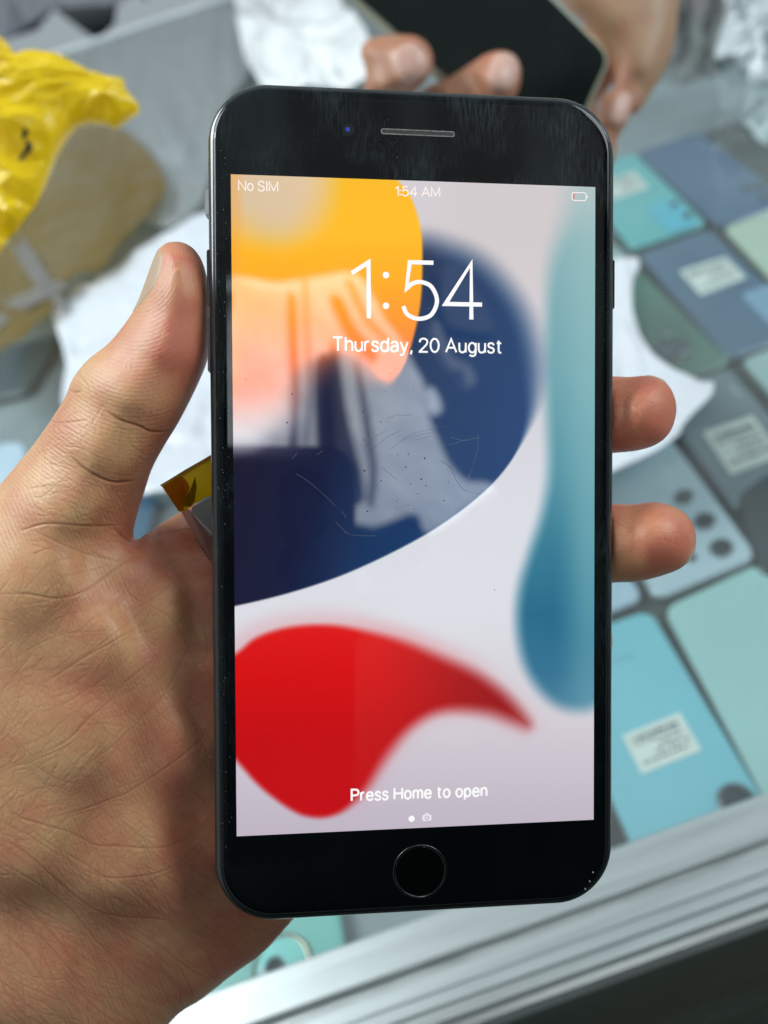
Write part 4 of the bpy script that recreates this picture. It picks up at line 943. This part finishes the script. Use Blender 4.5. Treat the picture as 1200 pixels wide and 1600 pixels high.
# skin tone of its own: tan back and outer side, pinker palm pads
tone = ctrl(px, py, [(240, 440, .50, .42), (310, 470, .85, .85), (300, 560, .95, 1.0), (250, 620, .72, .8), (150, 620, .2, .12), (190, 700, .25, .2), (240, 700, .6, .75), (80, 780, .12, 0), (30, 900, .15, .05), (180, 860, .55, .55), (215, 850, .9, 1),
     (300, 820, .75, .6), (120, 1000, .35, .3), (60, 1180, .15, .1), (240, 1000, .45, .35), (310, 1100, .7, .65), (290, 1220, .78, .8), (200, 1150, .5, .4), (310, 1320, .75, .65), (200, 1300, .35, .25), (80, 1350, .25, .35), (60, 1500, .35, .7), (250, 1500, .55, .5), (360, 1450, .7, .55), (150, 1560, .45, .8), (1000, 640, .9, .6), (1050, 640, .95, .8), (1020, 850, .85, .6), (1070, 830, .95, .7), (980, 890, .5, .5)], 55)
red, drk = tone[:, 0], tone[:, 1]
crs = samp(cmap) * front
SK = bpy.data.materials.new('skin'); SK.use_nodes = True
def skin(m, tanc, redc, dark=.5, sss=.12):
    nt = m.node_tree; b = nt.nodes['Principled BSDF']; L = nt.links.new
    at1 = nt.nodes.new('ShaderNodeAttribute'); at1.attribute_name = 'tone'
    sp_ = nt.nodes.new('ShaderNodeSeparateColor'); L(at1.outputs['Color'], sp_.inputs[0])
    mx = nt.nodes.new('ShaderNodeMix'); mx.data_type = 'RGBA'; mx.inputs['A'].default_value = tanc; mx.inputs['B'].default_value = redc
    tc = nt.nodes.new('ShaderNodeTexCoord'); n = nt.nodes.new('ShaderNodeTexNoise'); n.inputs['Scale'].default_value = 110; n.inputs['Detail'].default_value = 6; n.inputs['Roughness'].default_value = .6
    L(tc.outputs['Object'], n.inputs['Vector'])
    r = nt.nodes.new('ShaderNodeMapRange'); r.inputs[1].default_value = .3; r.inputs[2].default_value = .7; r.inputs[3].default_value = -.36; r.inputs[4].default_value = .36; L(n.outputs[0], r.inputs[0])
    ad = nt.nodes.new('ShaderNodeMath'); ad.operation = 'ADD'; ad.use_clamp = True; L(sp_.outputs[0], ad.inputs[0]); L(r.outputs[0], ad.inputs[1]); L(ad.outputs[0], mx.inputs['Factor'])
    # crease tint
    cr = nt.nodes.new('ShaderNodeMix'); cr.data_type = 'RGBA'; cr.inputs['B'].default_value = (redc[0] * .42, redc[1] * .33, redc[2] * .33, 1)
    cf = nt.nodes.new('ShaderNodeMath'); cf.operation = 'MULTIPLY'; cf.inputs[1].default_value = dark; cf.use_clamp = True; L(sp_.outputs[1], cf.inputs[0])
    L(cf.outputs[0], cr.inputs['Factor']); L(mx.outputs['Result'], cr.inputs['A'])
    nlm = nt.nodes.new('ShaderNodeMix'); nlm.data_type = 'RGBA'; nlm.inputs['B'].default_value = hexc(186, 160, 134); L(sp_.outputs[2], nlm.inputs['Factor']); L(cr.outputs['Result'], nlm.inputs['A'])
    L(nlm.outputs['Result'], b.inputs['Base Color'])
    rr = nt.nodes.new('ShaderNodeMapRange'); rr.inputs[3].default_value = .43; rr.inputs[4].default_value = .30; L(sp_.outputs[2], rr.inputs[0]); L(rr.outputs[0], b.inputs['Roughness'])
    b.inputs['Subsurface Weight'].default_value = sss; b.inputs['Subsurface Radius'].default_value = (.0022, .0009, .0005); b.inputs['Subsurface Scale'].default_value = 1
    b.inputs['IOR'].default_value = 1.4
    # fine relief: pores and the tiny skin grid, print ridges
    vo = nt.nodes.new('ShaderNodeTexVoronoi'); vo.feature = 'DISTANCE_TO_EDGE'; vo.inputs['Scale'].default_value = 900; L(tc.outputs['Object'], vo.inputs['Vector'])
    n2 = nt.nodes.new('ShaderNodeTexNoise'); n2.inputs['Scale'].default_value = 1400; n2.inputs['Detail'].default_value = 3; L(tc.outputs['Object'], n2.inputs['Vector'])
    ap = nt.nodes.new('ShaderNodeAttribute'); ap.attribute_name = 'ridge'
    sn = nt.nodes.new('ShaderNodeMath'); sn.operation = 'SINE'; L(ap.outputs['Fac'], sn.inputs[0])
    a2 = nt.nodes.new('ShaderNodeMath'); a2.operation = 'MULTIPLY_ADD'; L(vo.outputs['Distance'], a2.inputs[0]); a2.inputs[1].default_value = .9; L(n2.outputs[0], a2.inputs[2])
    sm2 = nt.nodes.new('ShaderNodeMath'); sm2.operation = 'MULTIPLY_ADD'; L(sn.outputs[0], sm2.inputs[0]); sm2.inputs[1].default_value = .15; L(a2.outputs[0], sm2.inputs[2])
    iv = nt.nodes.new('ShaderNodeMath'); iv.operation = 'SUBTRACT'; iv.inputs[0].default_value = 1; L(sp_.outputs[2], iv.inputs[1])
    bst = nt.nodes.new('ShaderNodeMath'); bst.operation = 'MULTIPLY'; bst.inputs[1].default_value = .38; L(iv.outputs[0], bst.inputs[0])
    bp = nt.nodes.new('ShaderNodeBump'); bp.inputs['Distance'].default_value = .00016; L(bst.outputs[0], bp.inputs['Strength']); L(sm2.outputs[0], bp.inputs['Height']); L(bp.outputs[0], b.inputs['Normal'])
skin(SK, hexc(208, 162, 116), hexc(192, 112, 88), .55)
Wv = cam2w(V)
Qw = Q
def outward(V, Q):
    v0, v1, v2, v3 = (V[Q[:, k]] for k in range(4)); c = V.mean(0)
    return (np.einsum('ij,ij->i', v0 - c, np.cross(v1 - c, v2 - c)).sum() + np.einsum('ij,ij->i', v0 - c, np.cross(v2 - c, v3 - c)).sum()) > 0
if not outward(Wv, Qw): Qw = Qw[:, ::-1]; NGON = [g[::-1] for g in NGON]
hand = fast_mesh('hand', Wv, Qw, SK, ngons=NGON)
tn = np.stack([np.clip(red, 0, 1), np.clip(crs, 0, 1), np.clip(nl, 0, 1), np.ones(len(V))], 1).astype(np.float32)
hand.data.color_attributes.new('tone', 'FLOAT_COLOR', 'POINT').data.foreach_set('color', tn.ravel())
ph = np.hypot(px - 215, (py - 400) * .75) * .95                                   # arcs round the thumb pad
ph = np.where(px > 900, (py * .9 + px * .6) * .95, ph); ph = np.where((py > 760) & (px < 700), (px * .8 - py * .35) * .8, ph)
hand.data.attributes.new('ridge', 'FLOAT', 'POINT').data.foreach_set('value', (ph * 1.35).astype(np.float32))
recentre(hand); setp(hand, 'large left hand holding the black smartphone, thumb along its side, two fingertips showing', 'hand')

# ---- second hand, far behind, holding a dark phone
X, Y, Z, org = grid(-25, 175, 195, 345, 385, 520, 1.7)
PALM = [(850, -140), (862, -30), (880, 10), (915, 40), (950, 75), (962, 110), (958, 140), (968, 175), (995, 178), (1018, 145), (1040, 110), (1056, 60), (1066, 0), (1085, -150)]
F = inflated(X, Y, Z, PALM, [(950, 0, 478, 20), (1010, 80, 478, 18), (980, 150, 474, 9), (1000, -100, 482, 24)], 60)
A1 = [(563, 82), (570, 64), (590, 57), (622, 54), (650, 56), (668, 68), (677, 90), (674, 112), (662, 130), (640, 150), (600, 190), (560, 190), (572, 120)]
F = smin(F, inflated(X, Y, Z, A1, [(640, 95, 398, 16), (600, 110, 406, 16), (590, 180, 420, 15)], 50), 4)
A2 = [(660, 140), (700, 122), (735, 100), (762, 83), (788, 79), (806, 88), (814, 108), (812, 135), (795, 165), (740, 200), (650, 230), (640, 180)]
F = smin(F, inflated(X, Y, Z, A2, [(785, 110, 402, 15), (720, 150, 415, 15), (660, 190, 430, 14)], 50), 4)
A3 = [(940, 150), (950, 143), (966, 140), (980, 144), (986, 158), (985, 178), (975, 200), (960, 222), (930, 260), (900, 250), (925, 190)]
F = smin(F, inflated(X, Y, Z, A3, [(965, 170, 448, 10), (940, 220, 452, 12)], 50), 4)
for a, b, ra, rb in (((600, 185, 425), (760, 240, 480), 13, 14), ((670, 200, 440), (800, 250, 480), 13, 14), ((930, 245, 456), (870, 250, 482), 11, 13), ((760, 240, 482), (880, 200, 492), 16, 20), ((800, 250, 482), (960, 60, 492), 15, 18)):
    F = smin(F, capsule(X, Y, Z, a, b, ra, rb), 7)
V, Q = surface_nets(F, org, 1.7); V = laplace(V, Q, 3); V, Q = subdiv(V, Q); V = laplace(V, Q, 1)
px, py = pix(V[:, 0], V[:, 1], V[:, 2]); N = normals(V, Q)
if N[np.argmin(V[:, 2]), 2] > 0: N = -N
def oval(cx, cy, rx, ry, a):
    a = math.radians(a); dx = px - cx; dy = py - cy; u = dx * math.cos(a) + dy * math.sin(a); v = -dx * math.sin(a) + dy * math.cos(a)
    return sm(1 - ((np.abs(u) / rx) ** 2.5 + (np.abs(v) / ry) ** 2.5) ** .4, -.06, .1) * (N[:, 2] < 0)
nl = np.maximum(np.maximum(oval(640, 98, 27, 29, -30), oval(786, 112, 23, 29, 10)), oval(969, 170, 14, 27, 18))
V = V + N * (nl * .9)[:, None]
tone = ctrl(px, py, [(580, 80, .55, 0), (650, 70, .85, 0), (700, 130, .6, 0), (800, 90, .9, 0), (900, 10, .1, 0), (1000, 60, .15, 0), (960, 150, .8, 0), (1020, 130, .2, 0)], 60)
SK2 = bpy.data.materials.new('skin_second'); SK2.use_nodes = True; skin(SK2, hexc(165, 134, 104), hexc(178, 118, 95), .5)
SK2.node_tree.nodes['Principled BSDF'].inputs['Subsurface Weight'].default_value = .1
for n in SK2.node_tree.nodes:
    if n.type == 'MIX' and tuple(round(c, 3) for c in n.inputs['B'].default_value) == tuple(round(c, 3) for c in hexc(186, 160, 134)): n.inputs['B'].default_value = hexc(205, 165, 150)
Wv = cam2w(V); Qw = Q
if not outward(Wv, Qw): Qw = Qw[:, ::-1]
h2 = fast_mesh('hand', Wv, Qw, SK2)
h2.data.color_attributes.new('tone', 'FLOAT_COLOR', 'POINT').data.foreach_set('color', np.stack([np.clip(tone[:, 0], 0, 1), 0 * nl, nl, 0 * nl + 1], 1).astype(np.float32).ravel())
recentre(h2); setp(h2, 'second blurred hand at the top curling its fingers round a dark phone', 'hand')

def slab_from(corners, thick):
    """corners: four (px,py,Z) of the front face, going round; returns frame of a flat rounded slab"""
    P = np.array([cp(a, b, z) for a, b, z in corners]); c = P.mean(0)
    u = (P[1] - P[0] + P[2] - P[3]); u /= np.linalg.norm(u); n = np.cross(u, P[3] - P[0]); n /= np.linalg.norm(n); v = np.cross(n, u)
    if (CAM - c) @ n < 0: n = -n
    return c, u, v, n, np.stack([(P - c) @ u, (P - c) @ v], 1)
def round_poly(P, r, n=6):
    out = []; m = len(P)
    for i in range(m):
        p = P[i]; a = P[i - 1] - p; b = P[(i + 1) % m] - p; a /= np.linalg.norm(a); b /= np.linalg.norm(b)
        th = math.acos(np.clip(a @ b, -1, 1)) / 2; t = r / math.tan(th); c = p + (a + b) / np.linalg.norm(a + b) * r / math.sin(th)
        s = p + a * t - c; e = p + b * t - c
        for k in range(n + 1):
            f_ = k / n; q = s * math.sin((1 - f_) * (math.pi - 2 * th)) + e * math.sin(f_ * (math.pi - 2 * th)); q /= math.sin(math.pi - 2 * th)
            out.append(c + q)
    return np.array(out)
c, u, v, n, P2 = slab_from([(958, 90, .425), (876, 276, .425), (380, -150, .40), (640, -225, .40)], .009)
e = empty('smartphone', c, 'dark phone with a pale green frame held in the second hand at the top', 'smartphone')
def ins(P, d):
    cc = P.mean(0); return cc + (P - cc) * (1 - d / np.abs(P - cc).max())
def w3(P, h): return [c + u * a + v * b + n * h for a, b in P]
R0 = round_poly(P2, .010)
R1 = round_poly(ins(P2, .0012), .009); R2 = round_poly(ins(P2, .0030), .0085)
V_, F_ = loft([w3(R1, -.0095), w3(R0, -.0080), w3(R0, -.0018), w3(R1, -.0003), w3(R1, 0), w3(R2, .0001)], True, False)
mesh_obj('frame', V_, F_, mat('pale_green_frame', hexc(138, 140, 118), .35, .4), e)
V_, F_ = loft([w3(R2, -.0003), w3(R2, .0002), w3(round_poly(ins(P2, .0036), .008), .0004)])
mesh_obj('screen', V_, F_, mat('dark_screen', (.006, .010, .009, 1), .12, var=.3, ior=1.35), e)

# ------------------------------------------------------------ amber tape tab behind the phone
tab = empty('tape_tab', cp(300, 850, .166), 'amber tape tab with a clear printed strip tucked behind the phone by the palm', 'tape')
def flat(name, P, Z, m, par=tab, t=.00012):
    Pw = [cp(a, b, z / 1000) for (a, b), z in zip(P, Z if hasattr(Z, '__len__') else [Z] * len(P))]
    dv = M3 @ np.array([0, 0, -1.]) * t; nn = len(P)
    return mesh_obj(name, Pw + [p + dv for p in Pw], [tuple(range(nn)), tuple(range(2 * nn - 1, nn - 1, -1))] + [(i, (i + 1) % nn, (i + 1) % nn + nn, i + nn) for i in range(nn)], m, par)
AMB = film_mat('amber_film', hexc(245, 212, 10), .86, .10, .3); AMB2 = film_mat('amber_film_folded', hexc(176, 92, 12), .9, .12, .2)
flat('tape', [(251, 757), (290, 735), (345, 705), (345, 768), (320, 778), (303, 788), (288, 800), (280, 800), (270, 786)], [157, 158, 160, 161, 160, 159.5, 159, 159, 158], AMB)
flat('folded_tape', [(253, 758), (284, 744), (292, 752), (296, 762), (291, 778), (286, 799), (278, 797), (268, 782)], [156.6, 157.2, 157.6, 158, 158.6, 158.6, 158.4, 157.6], AMB2)
flat('folded_tape', [(305, 744), (307, 762), (304, 782), (298, 792), (286, 790), (292, 776), (300, 758)], [158, 158.6, 158.8, 158.8, 158.4, 158.4, 158], film_mat('amber_mid', hexc(150, 105, 10), .8, .10, .4))
flat('tape_fold_edge', [(250, 758), (289, 734), (345, 702), (345, 708), (290, 740), (253, 761)], [156.4, 157.4, 159.2, 159.2, 157.4, 156.4], film_mat('amber_edge', hexc(190, 140, 50), .9, .08, .3))
flat('clear_strip', [(282, 798), (296, 796), (345, 862), (345, 905), (322, 868)], [159, 159, 163.5, 164.5, 163], film_mat('pink_clear', hexc(196, 150, 140), .55, .2, .2))
flat('label', [(300, 792), (345, 768), (345, 858), (322, 840), (298, 806)], [160.5, 162, 164, 163.4, 161], film_mat('silver_label', hexc(176, 180, 178), .9, .2, .2))
flat('label_edge', [(298, 803), (301, 802), (345, 845), (345, 850)], [160, 160, 163, 163], film_mat('white_edge', hexc(235, 235, 232), .95, .2, .2))
flat('black_print', [(314, 840), (345, 838), (345, 888), (327, 858)], [162.2, 163.2, 163.6, 162.8], mat('black_ink', (.02, .015, .015, 1), .4))
for a in range(7):
    x0 = 306 + a * 3.0; y0 = 843 + a * 4.6
    flat('printed_dot', [(x0, y0), (x0 + 2.4, y0 + .6), (x0 + 3.2, y0 + 3.2), (x0 + .8, y0 + 2.6)], 161.0 + a * .3, bpy.data.materials['black_ink'])

# ------------------------------------------------------------ photographer, seen only as a reflection
def mir(px, py, D):
    """where the line of sight mirrored in the phone screen meets the plane D metres behind the camera"""
    d = np.array([(px - 600) / FP, (800 - py) / FP, 1.]); t = (PT @ r3) / (d @ r3); S = d * t
    r = d - 2 * (d @ r3) * r3
    k = (-D * 1000 - S[2]) / r[2]; q = S + r * k
    return cam2w(q)
def mirror_slab(name, outline, D, thick, m, par, sm_n=3):
    P = catmull(outline, sm_n, True); Wp = np.array([mir(a, b, D) for a, b in P]); bk = M3 @ np.array([0, 0, 1.])
    cc = Wp.mean(0); in_ = cc + (Wp - cc) * .9
    nn = len(Wp); lo = [list(Wp + bk * thick * .5), list(Wp), list(in_ - bk * thick * .15)]
    V_, F_ = loft([list(in_ + bk * thick)] + lo)
    return mesh_obj(name, V_, F_, m, par)
SHIRT = mat('grey_shirt', (.50, .56, .60, 1), .9, var=.10, scale=9, bump=1, bscale=11)
for n_ in SHIRT.node_tree.nodes:
    if n_.type == 'BUMP': n_.inputs['Distance'].default_value = .014
BLK = mat('black_strap', (.02, .02, .025, 1), .7)
pers = empty('person', (0, -.35, -.95), 'photographer in a light grey shirt, seen only mirrored in the phone screen', 'person')
mirror_slab('shirt', [(340, 446), (430, 442), (500, 432), (545, 426), (572, 446), (600, 498), (626, 532), (645, 568), (660, 596), (668, 649), (684, 690), (703, 730), (732, 760), (775, 766), (740, 800), (670, 850), (648, 815), (605, 828), (575, 838), (548, 832), (480, 840), (330, 840), (320, 640)], .30, .12, SHIRT, pers)
mirror_slab('shirt_sleeve', [(664, 612), (676, 606), (690, 640), (676, 650), (666, 640)], .30, .03, SHIRT, pers)
mirror_slab('bag_strap', [(516, 540), (528, 540), (538, 620), (552, 690), (566, 740), (568, 782), (556, 790), (545, 800), (546, 850), (528, 850), (524, 700), (518, 620)], .27, .01, BLK, pers)
mirror_slab('drawstring', [(474, 440), (480, 440), (484, 520), (487, 600), (482, 690), (476, 690), (480, 600)], .27, .004, mat('cord', (.12, .12, .13, 1), .8), pers)
mirror_slab('drawstring', [(540, 440), (552, 440), (575, 490), (610, 530), (604, 536), (568, 500)], .27, .004, bpy.data.materials['cord'], pers)
mirror_slab('bag_strap', [(556, 560), (566, 590), (580, 660), (590, 740), (584, 790), (576, 788), (580, 740), (570, 670)], .262, .006, bpy.data.materials['cord'], pers)
DIMC = mat('dim_sleeve', (.13, .14, .15, 1), .9); FNT = mat('dark_trouser', (.035, .038, .042, 1), .9)
mirror_slab('dark_blocker', [(-260, 180), (100, 60), (600, 20), (1100, 60), (1500, 200), (1500, 1700), (700, 2000), (-260, 1700)], .42, .10, mat('blocker_black', (.012, .013, .014, 1), .95), pers)  # unseen dark slab added to block world light from screen and bezel
mirror_slab('cuff', [(720, 580), (738, 577), (742, 600), (728, 606)], .30, .02, DIMC, pers)
mirror_slab('sleeve_fold', [(672, 510), (684, 505), (705, 558), (738, 574), (712, 584), (692, 562)], .30, .02, DIMC, pers)
mirror_slab('sleeve', [(682, 428), (722, 420), (762, 490), (772, 524), (730, 522), (692, 508)], .31, .03, FNT, pers)
mirror_slab('trousers', [(560, 845), (650, 822), (668, 850), (660, 900), (560, 930), (500, 900)], .33, .05, FNT, pers)
# the phone taking the picture: lens at the viewpoint, body just behind it
pc = empty('smartphone', cam2w([0, 0, -3]), 'dark phone taking the picture, seen only mirrored in the held screen', 'smartphone')
def cl(V): V = np.asarray(V, float); return cam2w(np.stack([V[:, 0], V[:, 1], -V[:, 2]], 1))      # camera mm, z backwards
o1 = [(x - 17, y - 62) for x, y in rrect(74, 158, 11, 8)]
V_, F_ = prism(o1, 2.4, 10.5); mesh_obj('body', cl(V_), F_, mat('midnight_back', (.24, .23, .30, 1), .5), pc)
for cx_, cy_, r in ((0, -10.5, 9), (0, -28, 9.5), (0, -42, 4)):
    V_, F_ = cyl(cx_, cy_, r, 1.2, 2.4, 36); mesh_obj('lens', cl(V_), F_, mat('lens_black', (.003, .003, .006, 1), .08), pc)
V_, F_ = loft([[(r * math.cos(2 * math.pi * k / 36), r * math.sin(2 * math.pi * k / 36) , z) for k in range(36)] for r, z in ((9, 2.4), (9, 1.6), (7.5, 1.2), (4.5, 1.6))], False, True); mesh_obj('lens', cl(V_), F_, bpy.data.materials['lens_black'], pc)
bpy.context.view_layer.update()
